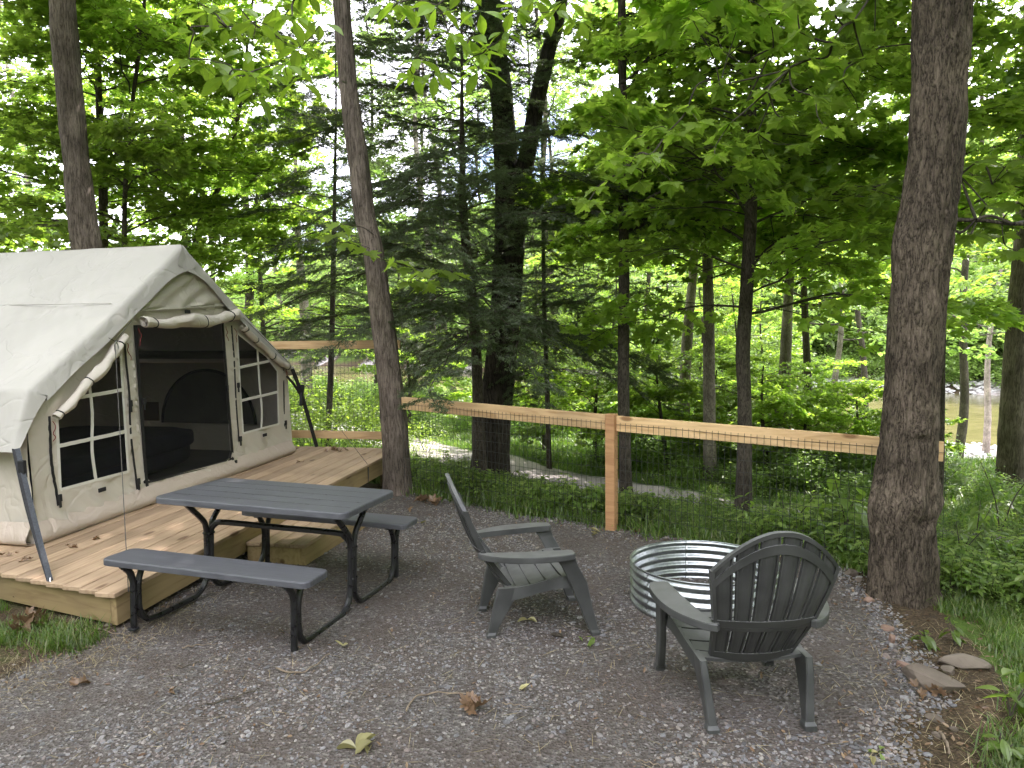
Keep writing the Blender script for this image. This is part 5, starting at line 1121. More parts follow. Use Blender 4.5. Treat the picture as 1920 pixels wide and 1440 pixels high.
# canopy trees standing around and behind the camera (they shade the site)
for i, (x_, y_, h_, r_) in enumerate([(-7.5, 4.5, 15, 0.2), (7.0, 6.5, 15, 0.22), (5.2, 1.0, 14, 0.2), (-8.5, 9.5, 16, 0.2), (9.5, 2.5, 16, 0.22), (7.9, 9.3, 15, 0.2)]):
    g = float(ground_z(x_, y_)); pts = np.array([(x_ + 0.1 * math.sin(h * .8 + i), y_, g - .2 + h) for h in np.linspace(0, h_, 8)]); rad = np.linspace(r_, 0.04, 8)
    t = thing('maple_tree', ['tall maple beside the tent outside the left edge', 'tall maple at the right beyond the fence end', 'maple right of the chairs beyond the gravel', 'maple behind the tent at far left', 'tall tree far right of the gravel', 'tall maple outside the right edge beyond the oak'][i], 'tree', tuple(pts[0]))
    obj('trunk', trunk_mesh('trunk', pts - pts[0], rad, MT['bark_mid'], nseg=20, nring=60, seed=60 + i), t)
    rg = np.random.default_rng(70 + i)
    for k in range(26 if i not in (2, 4, 5) else 46):
        z = rg.uniform((5.5, 4.2, 5.5, 5.5, 5.5, 7.0)[i], h_ - .5); p, r = at_h(pts, rad, z); add_branch(t, BR_FAR[k % 4], p, rg.uniform(0, 6.28), rg.uniform(0, .4), rg.uniform(.9, 1.5))

# ------------------------------------------------------------------ far wooded hillside across the river (one mass)
def crown_mesh(seed, n=2600, s=0.62):
    rg = np.random.default_rng(seed); P = []
    for _ in range(46):
        a, h = rg.uniform(0, 6.28), rg.uniform(0, 1); R_ = 3.6 * math.sqrt(max(0.05, 1 - (h * 1.15 - 0.25) ** 2)) * rg.uniform(0.4, 1); c = np.array([R_ * math.cos(a), R_ * math.sin(a), 2.0 + h * 10])
        k = n // 46; q = rg.normal(0, 1, (k, 3)) * [1.1, 1.1, 0.38] + c; P.append(q)
    P = np.concatenate(P); F = rg.normal(0, 1, P.shape) * [1, 1, .4]; U = rg.normal(0, .5, P.shape) + [0, 0, 1]
    mb = MB(); mb.tube([(0, 0, -1), (0, 0, 9)], [0.22, 0.05], 6); v, T = leaves(RHOMB, P, F, U, rg.uniform(.5, 1.2, len(P)) * s); mb.raw(v, T, 1); return mb.mesh('far_tree', [MT['bark_pale'], MT['leaf_far']])
CR = [crown_mesh(i) for i in range(4)]
rg = np.random.default_rng(3); pp = []
for t_ in np.arange(69.5, 150, 4.2):
    for s_ in np.arange(-120, 150, 4.6):
        p = p0 + nv * (t_ + rg.uniform(-1.6, 1.6)) + tv * (s_ + rg.uniform(-2, 2)); pp.append((p[0], p[1], float(ground_z(p[0], p[1]))))
pp = np.array(pp); scatter('far_wooded_hillside', pp, np.stack([rg.normal(0, .05, len(pp)), rg.normal(0, .05, len(pp)), rg.uniform(0, 6.28, len(pp))], 1), rg.uniform(0.75, 1.25, len(pp)), CR)
rg = np.random.default_rng(33); pb = []
for _ in range(110):
    a = rg.uniform(math.radians(150), math.radians(390)); r_ = rg.uniform(9, 34); x_, y_ = r_ * math.cos(a), r_ * math.sin(a) - 1
    if y_ > -5 and abs(x_) < 12: continue
    if abs(x_) < 0.9 * y_: continue
    pb.append((x_, y_, float(ground_z(x_, y_))))
pb = np.array(pb); scatter('woodland_behind', pb, np.stack([0 * pb[:, 0], 0 * pb[:, 0], rg.uniform(0, 6.28, len(pb))], 1), rg.uniform(0.6, 0.95, len(pb)), CR)
# low overhanging bank bushes at the far waterline and on the near bank
def bush_mesh(seed, n=700, s=0.10, rad=0.6, hgt=0.8, shape=OVAL, mat='leaf_weed'):
    rg = np.random.default_rng(seed); P = []; 
    k_ = 16
    for _ in range(k_):
        a = rg.uniform(0, 6.28); R_ = rad * rg.uniform(0.1, 1); c = np.array([R_ * math.cos(a), R_ * math.sin(a), hgt * rg.uniform(0.25, 1) * (1 - 0.45 * R_ / rad)]); P.append(rg.normal(0, 1, (n // k_, 3)) * [rad * .22, rad * .22, hgt * .09] + c)
    P = np.concatenate(P); P[:, 2] = np.maximum(P[:, 2], 0.03); F = rg.normal(0, 1, P.shape) * [1, 1, .25]; U = rg.normal(0, .35, P.shape) + [0, 0, 1]; mb = MB()
    for j in range(7): a = rg.uniform(0, 6.28); mb.tube([(0, 0, -.05), (rad * .3 * math.cos(a), rad * .3 * math.sin(a), hgt * .4), (rad * .7 * math.cos(a), rad * .7 * math.sin(a), hgt * .8)], [0.008, .005, .002], 3, cap=False)
    v, T = leaves(shape, P, F, U, rg.uniform(.6, 1.2, len(P)) * s); mb.raw(v, T, 1); return mb.mesh('bush', [MT['twig'], MT[mat]])
BU = [bush_mesh(10 + i, n=900, s=0.13, rad=1.0, hgt=1.3, shape=RHOMB, mat='leaf_far') for i in range(4)]
rg = np.random.default_rng(4); pp = []; ss = []
for _ in range(420):      # near bank and woodland floor between lawn and river
    t_ = rg.uniform(15, 38); s_ = rg.uniform(-45, 45); p = p0 + nv * t_ + tv * s_
    if t_ > 21 and p[0] / p[1] > 0.30: continue
    pp.append((p[0], p[1], float(ground_z(p[0], p[1])) - .05)); ss.append(rg.uniform(.5, 1.3))
for _ in range(260):
    t_ = rg.uniform(67.5, 72); s_ = rg.uniform(-70, 90); p = p0 + nv * t_ + tv * s_; pp.append((p[0], p[1], float(ground_z(p[0], p[1])) - .2)); ss.append(rg.uniform(1.2, 2.8))
for _ in range(150):
    t_ = rg.uniform(4.6, 9.5); s_ = rg.uniform(-1, 12); p = p0 + nv * t_ + tv * s_
    if not 0.08 < p[0] / p[1] < 0.62 or path_mask(p[0], p[1]) < 1.4: continue
    pp.append((p[0], p[1], float(ground_z(p[0], p[1])) - .05)); ss.append(rg.uniform(.25, .58))
for _ in range(230):
    t_ = rg.uniform(5.5, 20); s_ = rg.uniform(-1, 22); p = p0 + nv * t_ + tv * s_
    if p[0] / p[1] < 0.14 + rg.random() * .15 or (p[0] / p[1] > 0.42 and t_ > 9): continue
    pp.append((p[0], p[1], float(ground_z(p[0], p[1])) - .05)); ss.append(rg.uniform(.22, .62))
for _ in range(150):
    t_ = rg.uniform(7.5, 15); s_ = rg.uniform(-30, -4.5); p = p0 + nv * t_ + tv * s_; pp.append((p[0], p[1], float(ground_z(p[0], p[1])) - .05)); ss.append(rg.uniform(.4, 1.0))
pp = np.array(pp); scatter('woodland_undergrowth', pp, np.stack([0 * pp[:, 0], 0 * pp[:, 0], rg.uniform(0, 6.28, len(pp))], 1), np.array(ss), BU)

# ------------------------------------------------------------------ weeds and ground cover
def weed_mesh(seed, n=26, s=0.06, h=0.28, shape=OVAL, spread=0.10):
    rg = np.random.default_rng(seed); P, F, U, S = [], [], [], []; mb = MB()
    for st in range(4):
        a = rg.uniform(0, 6.28); hh = h * rg.uniform(.55, 1.1); lean = rg.uniform(.1, .5) * hh; top = np.array([lean * math.cos(a), lean * math.sin(a), hh]); b = rg.normal(0, spread * .4, 3) * [1, 1, 0]
        mb.tube([b, b + top * .5 + [0, 0, hh * .08], b + top], [0.003, .002, .0012], 3, cap=False)
        for k in range(n // 4):
            f = 0.35 + 0.65 * (k + 1) / (n // 4); ph = k * 2.4 + rg.uniform(-.5, .5); P.append(b + top * f); F.append([math.cos(ph), math.sin(ph), rg.uniform(-.25, .25)]); U.append([rg.normal(0, .25), rg.normal(0, .25), 1]); S.append(s * rg.uniform(.6, 1.25))
    v, T = leaves(shape, np.array(P), np.array(F, float), np.array(U, float), np.array(S), curl=.2, droop=.3); mb.raw(v, T, 1); return mb.mesh('weed', [MT['twig'], MT['leaf_weed']])
WD = [weed_mesh(20 + i, n=28, s=rs, h=rh) for i, (rs, rh) in enumerate([(0.055, .22), (0.075, .30), (0.05, .18), (0.09, .34), (0.065, .26)])]
def scat_pts(n, f, seed): rg = np.random.default_rng(seed); return f(rg, n)
def along(rg, n, t0, t1, s0, s1):
    t = rg.uniform(t0, t1, n); s = rg.uniform(s0, s1, n); P = p0[None] + np.outer(t, nv) + np.outer(s, tv); return P
rg = np.random.default_rng(6)
P = np.concatenate([along(rg, 5600, -0.12, 3.6, -2.5, 8.0), along(rg, 3800, 4.2, 13, -2, 16)])
P2 = np.stack([rg.uniform(1.9, 5.5, 3400), rg.uniform(2.0, 6.5, 3400)], 1); P = np.concatenate([P, P2])
keep = (poly_sd(PAD, P[:, 0], P[:, 1]) > np.where(tdist(P[:, 0], P[:, 1]) < -.3, 0.55, 0.06) + 0.2 * rg.random(len(P))) & (path_mask(P[:, 0], P[:, 1]) > np.interp(0.785 * (P[:, 0] + 1.2) - 0.62 * (P[:, 1] - 7.9), [0.3, 2.8], [0.95, 0.2]) * (0.6 + .6 * vnoise(P[:, 0] * 2, P[:, 1] * 2, 31)))
keep &= ~((P[:, 0] < -1.35) & (P[:, 1] < 8.9)); keep &= (vnoise(P[:, 0] * 1.9, P[:, 1] * 1.9, 4) > np.where(tdist(P[:, 0], P[:, 1]) < -.3, 0.3, 0.24)); P = P[keep]
zz_ = ground_z(P[:, 0], P[:, 1]); k = len(P)
scatter('low_leafy_weeds', np.column_stack([P, zz_]), np.stack([rg.normal(0, .12, k), rg.normal(0, .12, k), rg.uniform(0, 6.28, k)], 1), rg.uniform(.35, .95, k) * np.where(tdist(P[:, 0], P[:, 1]) < -.3, .55, 1) * np.interp(tdist(P[:, 0], P[:, 1]), [.8, 2.2], [1, .6]) * (0.45 + 1.1 * vnoise(P[:, 0] * 1.7, P[:, 1] * 1.7, 77)), WD)
# grass tufts
def tuft_mesh(seed, n=34, h=0.12, spread=0.05, w=0.0028, mats=('grass',), lay=0.5):
    rg = np.random.default_rng(seed); V = []; F = []
    for i in range(n):
        a = rg.uniform(0, 6.28); b = rg.normal(0, spread, 2); hh = h * rg.uniform(.5, 1.15); ln = hh * rg.uniform(.2, 1.2) * lay * 2; d = np.array([math.cos(a), math.sin(a)]); s = np.array([-d[1], d[0]]) * w; o = len(V)
        for t, k in ((0, 1), (.5, .8), (1, 0)):
            c = b + d * ln * t ** 1.6; z = hh * (t - 0.25 * t * t); V.append((c[0] - s[0] * k, c[1] - s[1] * k, z)); V.append((c[0] + s[0] * k, c[1] + s[1] * k, z))
        F += [(o, o + 1, o + 3), (o, o + 3, o + 2), (o + 2, o + 3, o + 5)]
    mb = MB(); mb.raw(np.array(V), np.array(F), 0); return mb.mesh('tuft', [MT[m_] for m_ in mats])
TF = [tuft_mesh(i, h=hh) for i, hh in enumerate([.07, .09, .06, .11])]; TS = [tuft_mesh(40 + i, n=5, h=.035, spread=.12, w=.0012, mats=('straw',), lay=1.6) for i in range(2)]; TL = [tuft_mesh(50 + i, n=40, h=.22, spread=.16, w=.006) for i in range(3)]
rg = np.random.default_rng(8); P = np.stack([rg.uniform(-4.4, -2.0, 1500), rg.uniform(2.6, 5.0, 1500)], 1)
sdv = poly_sd(PAD, P[:, 0], P[:, 1]); lx = (P - DC[:2]) @ dn[:2]; ux = (P - DC[:2]) @ du[:2]
keep = (sdv > -0.12 + 0.30 * (1 - vnoise(P[:, 0] * 5, P[:, 1] * 5, 2))) & ~((lx > -0.03) & (ux > 0.195 * lx - .02)) & (vnoise(P[:, 0] * 3, P[:, 1] * 3, 12) > 0.25); PL = P[keep]; Pf = along(rg, 3200, -0.05, 2.2, -2.2, 6.5); Pf = Pf[(poly_sd(PAD, Pf[:, 0], Pf[:, 1]) > -0.03) & ~((Pf[:, 0] < -1.35) & (Pf[:, 1] < 8.9))]
P = np.stack([rg.uniform(1.5, 4.6, 2900), rg.uniform(2.0, 4.6, 2900)], 1); sdv = poly_sd(PAD, P[:, 0], P[:, 1]); keep = (sdv > 0.24 + .35 * vnoise(P[:, 0] * 2.5, P[:, 1] * 2.5, 5)) & (vnoise(P[:, 0] * 2, P[:, 1] * 2, 15) > 0.28); PR = P[keep]
P = np.concatenate([PL, PR, Pf]); k = len(P)
scatter('short_grass', np.column_stack([P, ground_z(P[:, 0], P[:, 1])]), np.stack([0 * P[:, 0], 0 * P[:, 0], rg.uniform(0, 6.28, k)], 1), rg.uniform(.6, 1.2, k) * np.where(np.arange(k) < len(PL) + len(PR), 1, 1.7), TF)
P = along(rg, 11000, 1.5, 24, -14, 22); keep = (path_mask(P[:, 0], P[:, 1]) > 1.05) & ~((P[:, 0] / P[:, 1] > .3) & (tdist(P[:, 0], P[:, 1]) > 15)); P = P[keep]; k = len(P)
scatter('lawn_grass', np.column_stack([P, ground_z(P[:, 0], P[:, 1])]), np.stack([0 * P[:, 0], 0 * P[:, 0], rg.uniform(0, 6.28, k)], 1), rg.uniform(.5, 1.1, k) * (1 + tdist(P[:, 0], P[:, 1]) / 45), TL)
P = np.concatenate([np.stack([rg.uniform(-4.2, -2.0, 1500), rg.uniform(2.6, 4.6, 1500)], 1), np.stack([rg.uniform(1.5, 3.4, 420), rg.uniform(2.0, 3.8, 420)], 1)])
keep = np.abs(poly_sd(PAD, P[:, 0], P[:, 1]) - 0.1) < 0.45; P = P[keep]; lx = (P - DC[:2]) @ dn[:2]; ux = (P - DC[:2]) @ du[:2]; P = P[~((lx > -0.03) & (ux > 0.195 * lx - .02))]; k = len(P)
scatter('dry_straw', np.column_stack([P, ground_z(P[:, 0], P[:, 1])]), np.stack([0 * P[:, 0], 0 * P[:, 0], rg.uniform(0, 6.28, k)], 1), rg.uniform(.6, 1.2, k), TS)

# ------------------------------------------------------------------ gravel and litter
def stone_mesh(seed, flat=0.5):
    import bmesh
    rg = np.random.default_rng(seed); b = bmesh.new(); bmesh.ops.create_icosphere(b, subdivisions=1, radius=0.5); q = rg.normal(0, 1, (5, 3)); q /= np.linalg.norm(q, axis=1)[:, None]
    for v in b.verts:
        c = np.array(v.co); 
        for d in q:
            m_ = c @ d
            if m_ > 0.32: c = c - d * (m_ - 0.32)
        v.co = (c[0] * rg.uniform(.9, 1.1) * 1.25, c[1] * rg.uniform(.9, 1.1) * .9, c[2] * flat)
    me = bpy.data.meshes.new('stone'); b.to_mesh(me); b.free(); me.materials.append(MT['gravel']); return me
ST = [stone_mesh(i, f) for i, f in enumerate([.35, .5, .6, .4, .3, .45, .55])]
rg = np.random.default_rng(9); 
P = np.stack([rg.uniform(-4.2, 2.7, 150000), 1.6 + 6.6 * rg.random(150000) ** 1.35], 1); sdv = poly_sd(PAD, P[:, 0], P[:, 1])
dens = np.clip((fbm(P[:, 0] * 0.95 + 3, P[:, 1] * 1.25, 14, 4) - 0.36) * 5, 0.10, 1.0) * np.interp(P[:, 1], [2.8, 3.6, 6.0, 6.8], [1.0, .5, .42, .75])
edge = np.exp(-(sdv / 0.12) ** 2) * (P[:, 0] > -1.0); dens = np.maximum(dens, edge * .95)
keep = (sdv < 0.03 + 0.12 * rg.random(len(P))) & (rg.random(len(P)) < dens); P = P[keep]; k = len(P)
sz = np.exp(rg.normal(math.log(0.0125), 0.38, k)).clip(.005, .038) * np.where(np.abs(poly_sd(PAD, P[:, 0], P[:, 1])) < .15, 1.25, 1)
scatter('gravel_stones', np.column_stack([P, ground_z(P[:, 0], P[:, 1]) + sz * 0.08]), np.stack([rg.normal(0, .25, k), rg.normal(0, .25, k), rg.uniform(0, 6.28, k)], 1), sz, ST)
rg = np.random.default_rng(10); P = along(rg, 5000, 38, 41.5, -30, 45); k = len(P)   # pale river cobbles
for nm, t0_, t1_, kk, s_ in (('river_cobbles', 31.5, 39.5, 6200, .30), ('far_bank_cobbles', 66.0, 68.6, 3000, .45)):
    P = along(rg, kk, t0_, t1_, -40, 60); k = len(P); ms = [m_.copy() for m_ in ST[:4]]
    for m_ in ms: m_.materials.clear(); m_.materials.append(MT['rockpale'])
    scatter(nm, np.column_stack([P, ground_z(P[:, 0], P[:, 1])]), np.stack([rg.normal(0, .25, k), rg.normal(0, .25, k), rg.uniform(0, 6.28, k)], 1), rg.uniform(.4, 1.4, k) * s_, ms)
# brown leaf litter and needles along the edges
rg = np.random.default_rng(12)
def litter_pts():
    A = np.stack([rg.uniform(-4.2, 3.6, 16000), rg.uniform(1.7, 8.2, 16000)], 1); s = poly_sd(PAD, A[:, 0], A[:, 1]); lx = (A - DC[:2]) @ dn[:2]; ux = (A - DC[:2]) @ du[:2]
    p_ = np.where(np.abs(s - 0.12) < 0.38, .55, np.where(s < 0, .055, .10)); p_ = np.where((A[:, 0] > 1.3) & (A[:, 1] < 4.6) & (s > -.25) & (s < .8), .9, p_)
    p_ = np.where((A[:, 0] < -1) & (s > .05) & (A[:, 1] > 4.2), 0, p_); ok = (rg.random(len(A)) < p_) & ~((lx > -0.03) & (ux > 0.195 * lx - .02)); return A[ok]
P = litter_pts(); k = len(P)
Fw = rg.normal(0, 1, (k, 3)) * [1, 1, .2]; Uw = rg.normal(0, .45, (k, 3)) + [0, 0, 1]; pos = np.column_stack([P, ground_z(P[:, 0], P[:, 1]) + 0.008])
mb = MB(); v, T = leaves(OVAL, pos, Fw, Uw, rg.uniform(.010, .032, k), curl=.5, droop=-.3); mb.raw(v, T, 0); o = part('leaf_litter', mb, MT['litter'], None); o['kind'] = 'stuff'
A = np.stack([rg.uniform(-3.8, 3.0, 5200), rg.uniform(1.8, 8.0, 5200)], 1); s_ = poly_sd(PAD, A[:, 0], A[:, 1]); A = A[(s_ < 0.5) & (rg.random(len(A)) < np.where(np.abs(s_) < .4, 1, .55))]; k = len(A)
Fw = rg.normal(0, 1, (k, 3)) * [1, 1, .06]; mb = MB(); v, T = leaves((np.array([(0, 0), (.5, .012), (1, 0), (.5, -.012)], float), RHOMB[1]), np.column_stack([A, ground_z(A[:, 0], A[:, 1]) + 0.012]), Fw, np.tile([0, 0, 1.], (k, 1)), rg.uniform(.04, .13, k), curl=0, droop=0); mb.raw(v, T, 0)
o = part('dry_needles', mb, MT['straw'], None); o['kind'] = 'stuff'
A = np.stack([rg.uniform(-3.8, 3.0, 30000), rg.uniform(1.8, 8.0, 30000)], 1); s_ = poly_sd(PAD, A[:, 0], A[:, 1]); A = A[(s_ < 0.4) & (rg.random(len(A)) < np.clip((vnoise(A[:, 0] * 1.6, A[:, 1] * 1.6, 44) - .45) * 3, .06, 1))]; k = len(A)
Fw = rg.normal(0, 1, (k, 3)) * [1, 1, .15]; mb = MB(); v, T = leaves((np.array([(0, 0), (.5, .12), (1, 0), (.5, -.12)], float), RHOMB[1]), np.column_stack([A, ground_z(A[:, 0], A[:, 1]) + 0.010]), Fw, rg.normal(0, .3, (k, 3)) + [0, 0, 1.], rg.uniform(.006, .022, k), curl=0, droop=0); mb.raw(v, T, 0)
o = part('bark_crumbs', mb, MT['litter'], None); o['kind'] = 'stuff'
#PART4

# ------------------------------------------------------------------ single leaves, twigs, plants
def one_leaf(name, shape, mat, curl, droop):
    v, T = leaves(shape, np.zeros((1, 3)), np.array([[1.0, 0, 0]]), np.array([[0, 0, 1.0]]), [1.0], curl, droop); mb = MB(); mb.raw(v, T, 0)
    mb.tube([(-0.18, 0, 0.0), (0.02, 0, 0)], 0.008, 3, cap=False, m=0); return mb.mesh(name, [MT[mat]])
LH = [one_leaf('leaf', OVALHI, 'leaf_hickory', c, d) for c, d in ((.25, .2), (.1, .35), (.4, .1))]
LM = [one_leaf('leaf', MAPLEHI, 'leaf_maple', c, d) for c, d in ((.2, .15), (.1, .3), (.3, .05))]
LW_ = [one_leaf('leaf', OVALHI, 'leaf_weed', c, d) for c, d in ((.2, .35), (.1, .55), (.3, .2))]
LD = [one_leaf('leaf', MAPLEHI, 'litter', c, d) for c, d in ((.7, -.5), (.9, .5), (.4, -.8))]
LY = [one_leaf('leaf', OVALHI, 'dryleaf', c, d) for c, d in ((1.0, -.3), (1.3, .2), (.6, -.5))]
def orient(f, u):
    f = Vector(f).normalized(); u = Vector(u); s = u.cross(f).normalized(); u = f.cross(s); return Matrix((f, s, u)).transposed().to_euler()
def twig_thing(name, label, start, clusters, meshes, r0=0.008, seed=0, cat='branch', down=0.5, group=None, palm=False):
    """clusters: (point, leaf count, leaf size)"""
    rg = np.random.default_rng(seed); start = np.array(start, float); t = thing(name, label, cat, tuple(start), group=group)
    pts = [np.array(c[0]) for c in clusters]; done = [start]; mb = MB()
    for q in pts:
        b = min(done, key=lambda d_: np.linalg.norm(d_ - q)); mid = (b + q) / 2 + rg.normal(0, .03, 3); rr = max(0.0022, r0 * (1 - 0.75 * len(done) / (len(pts) + 1)))
        mb.tube([b - start, mid - start, q - start], [rr, rr * .8, rr * .55], 5, cap=False, smooth=9); done.append(q)
    part('stem', mb, MT['twig'], t)
    for (q, n, s) in clusters:
        q = np.array(q); a0 = rg.uniform(0, 6.28)
        for k in range(n):
            a = a0 + (k / n * 6.28 if not palm else (k - (n - 1) / 2) * 0.62) + rg.normal(0, .25); f = np.array([math.cos(a), math.sin(a), -down * rg.uniform(.3, 1.3)]); off = f * 0.18 * s
            o = obj('leaf', meshes[rg.integers(len(meshes))], t, loc=tuple(q + off - start), rot=orient(f, (rg.normal(0, .35), rg.normal(0, .35) - .15, 1)), scale=s * rg.uniform(.7, 1.2))
    return t
def C(lst, Y, n, s, rs=0.25, seed=0):
    rg = np.random.default_rng(seed); return [(W(x, y, Y + rg.uniform(-rs, rs)), max(3, n + int(rg.integers(-1, 2))), s) for x, y in lst]
twig_thing('hickory_branch', 'bright green hickory leaves hanging in at the top left of centre', W(600, -120, 4.6),
    C([(570, -20), (548, 30), (515, 65), (480, 40), (450, 15), (425, 50), (395, 20), (372, 5), (365, 60), (355, 110), (395, 115), (430, 140), (470, 135), (505, 140), (535, 120), (560, 90), (600, 40), (520, 10), (480, 170), (385, 80), (465, 95), (560, 150)], 4.3, 5, 0.15, seed=1), LH, seed=1, palm=False)
twig_thing('hickory_branch', 'hickory leaves hanging in front of the forked tree at the top', W(900, -140, 4.4),
    C([(870, -30), (860, 20), (820, 10), (780, 15), (745, 5), (715, 10), (800, 50), (840, 60), (880, 70), (905, 100), (925, 85), (945, 60), (900, 20), (780, 110), (775, 140), (815, 135), (900, 130), (965, 15), (1000, -5), (1040, 20), (1085, 35), (1060, 0)], 4.2, 5, 0.13, seed=2), LH, seed=2)
twig_thing('maple_twig', 'small maple sprig with bright leaves growing from the leaning hickory', W(700, 440, 7.8),
    C([(640, 420), (625, 440), (655, 455), (690, 470), (740, 490), (765, 500), (790, 510), (820, 505), (850, 512), (770, 530), (800, 530)], 7.2, 3, 0.17, seed=3), LM, r0=0.006, seed=3)
twig_thing('maple_branch', 'bright maple leaves reaching in above the fence post', W(1330, 150, 5.6),
    C([(1290, 200), (1250, 250), (1215, 290), (1180, 310), (1150, 330), (1120, 350), (1105, 375), (1160, 290), (1200, 340), (1240, 300), (1270, 250), (1225, 240), (1140, 300), (1310, 230), (1190, 260), (1260, 340)], 5.0, 5, 0.12, seed=4), LM, r0=0.009, seed=4)
twig_thing('maple_branch', 'maple leaves hanging over the right fence bay, high up', W(1700, -160, 5.2),
    C([(1640, -20), (1600, 40), (1560, 80), (1520, 110), (1480, 130), (1440, 170), (1400, 190), (1500, 60), (1560, 20), (1450, 90), (1400, 120), (1350, 160), (1620, 110), (1580, 150), (1530, 180), (1470, 220), (1420, 250), (1370, 230), (1640, 60), (1500, 0), (1440, 20), (1380, 60), (1330, 90), (1300, 40), (1360, 0), (1550, 240), (1610, 210), (1500, 270), (1340, 290), (1440, 300)], 5.2, 6, 0.115, rs=.6, seed=5), LM, r0=0.012, seed=5)
# stub branch of the thick right tree with its dark leaves
bp_ = W(1772, 410, 4.42); tw_ = twig_thing('maple_branch', 'long bare branch leaving the thick trunk to the right, leafy at its end', bp_,
    [(W(1830, 412, 4.4), 0, .1), (W(1900, 420, 4.38), 0, .1)] + C([(1960, 410), (1800, 330), (1830, 305), (1860, 345), (1890, 320), (1910, 380), (1850, 385), (1880, 440), (1820, 440), (1905, 470), (1840, 300), (1915, 300)], 4.9, 5, 0.13, seed=6), LM, r0=0.014, seed=6)
mb = MB(); a_ = [np.array(W(x, y, 4.42)) - np.array(bp_) for x, y in ((1755, 412), (1772, 408), (1800, 412), (1850, 414), (1900, 420), (1960, 418), (2030, 400))]; mb.tube(a_, [0.022, 0.016, 0.013, 0.012, 0.011, 0.01, 0.008], 8, smooth=40); part('limb', mb, MT['bark_mid'], tw_)

def plant(label, px, py, h, nl, s, seed, Y=None, name='young_plant', meshes=LW_, group=None, stems=3):
    if Y is None:
        z = 0.0; p = onz(px, py, 0.0)
        for _ in range(12): p = onz(px, py, float(ground_z(p[0], p[1])))
    else: p = W(px, py, Y); p[2] = float(ground_z(p[0], p[1]))
    rg = np.random.default_rng(seed); t = thing(name, label, 'plant', tuple(p), group=group); mb = MB()
    for st in range(stems):
        a = rg.uniform(0, 6.28); hh = h * rg.uniform(.6, 1.05); d = np.array([math.cos(a), math.sin(a), 0]) * hh * rg.uniform(.15, .5)
        P_ = [np.zeros(3), d * .3 + [0, 0, hh * .5], d + [0, 0, hh]]; Q, _ = resample(np.array(P_), 1, 9); mb.tube(Q, np.linspace(.004, .0018, 9) * (1 + h), 5, cap=False)
        for k in range(nl // stems):
            f = 0.3 + 0.7 * (k + 1) / (nl // stems); q = Q[min(8, int(f * 8))]; b = k * 2.4 + rg.uniform(-.5, .5); fv = (math.cos(b), math.sin(b), rg.uniform(-.55, .15))
            obj('leaf', meshes[rg.integers(3)], t, loc=tuple(q + np.array(fv) * s * .17), rot=orient(fv, (rg.normal(0, .2), rg.normal(0, .2), 1)), scale=s * rg.uniform(.65, 1.15))
    part('stem', mb, MT['twig'], t); return t
plant('tall plant with large drooping dark leaves behind the fence, left of the thick trunk', 1590, 985, 0.62, 14, 0.22, 1, Y=5.75)
plant('leafy plant behind the right fence bay beside the fire ring', 1480, 985, 0.50, 15, 0.14, 2, Y=6.0)
plant('shrubby plant with rounded leaves behind the middle of the right fence bay', 1390, 960, 0.42, 15, 0.12, 3, Y=6.5)
plant('leafy seedling at the fence right beside the post', 1215, 975, 0.34, 12, 0.11, 4, Y=6.6)
plant('leafy weed below the forked tree, just behind the fence', 1010, 925, 0.36, 15, 0.12, 5, Y=7.6)
plant('leafy weed at the foot of the forked tree', 945, 915, 0.34, 12, 0.11, 6, Y=8.3)
plant('small seedling in front of the thick trunk on the gravel edge', 1735, 1215, 0.12, 12, 0.075, 7)
plant('small dark leaved seedling right of the thick trunk base', 1790, 1210, 0.14, 12, 0.08, 8)
plant('large leaved plant at the lower right edge of the picture', 1895, 1350, 0.24, 12, 0.12, 9)
plant('low plant with pale leaves in the lower right corner', 1880, 1425, 0.10, 9, 0.08, 10)
plant('bushy plant right of the thick trunk at mid height', 1830, 1010, 0.5, 18, 0.15, 11, Y=6.6)
plant('plant with broad light leaves right of the thick trunk', 1800, 1060, 0.34, 12, 0.15, 12, Y=5.6)
plant('slender sapling with light leaves by the far right trunk', 1875, 1010, 1.0, 24, 0.12, 13, Y=7.4, stems=2)
plant('little green sprig on the gravel at the bottom right', 1645, 1415, 0.03, 4, 0.05, 14, stems=1)
# shrubs between deck rail and path, seen through the wires
for i, (x, y, Y, s) in enumerate([(590, 850, 11, .9), (640, 850, 12.5, 1.0), (690, 850, 11.5, .8), (620, 850, 15, 1.2), (560, 850, 13, 1.1), (800, 850, 13.5, .6)]):
    p = W(x, y, Y); g = float(ground_z(p[0], p[1])); o = obj('leafy_shrub', [bush_mesh(70 + i, n=1500, s=0.085, rad=1.0, hgt=1.25, shape=OVAL, mat='leaf_maple')][0], None, loc=(p[0], p[1], g - .05), scale=s)
    tag(o, ['pale green shrub beyond the deck rail, nearest the tent straps', 'shrub beyond the deck rail in the middle of the wires', 'shrub beyond the deck rail beside the leaning hickory', 'larger shrub further back beyond the deck rail', 'shrub close behind the tent corner past the rail', 'low shrub beside the path, left of the forked tree'][i], 'shrub')

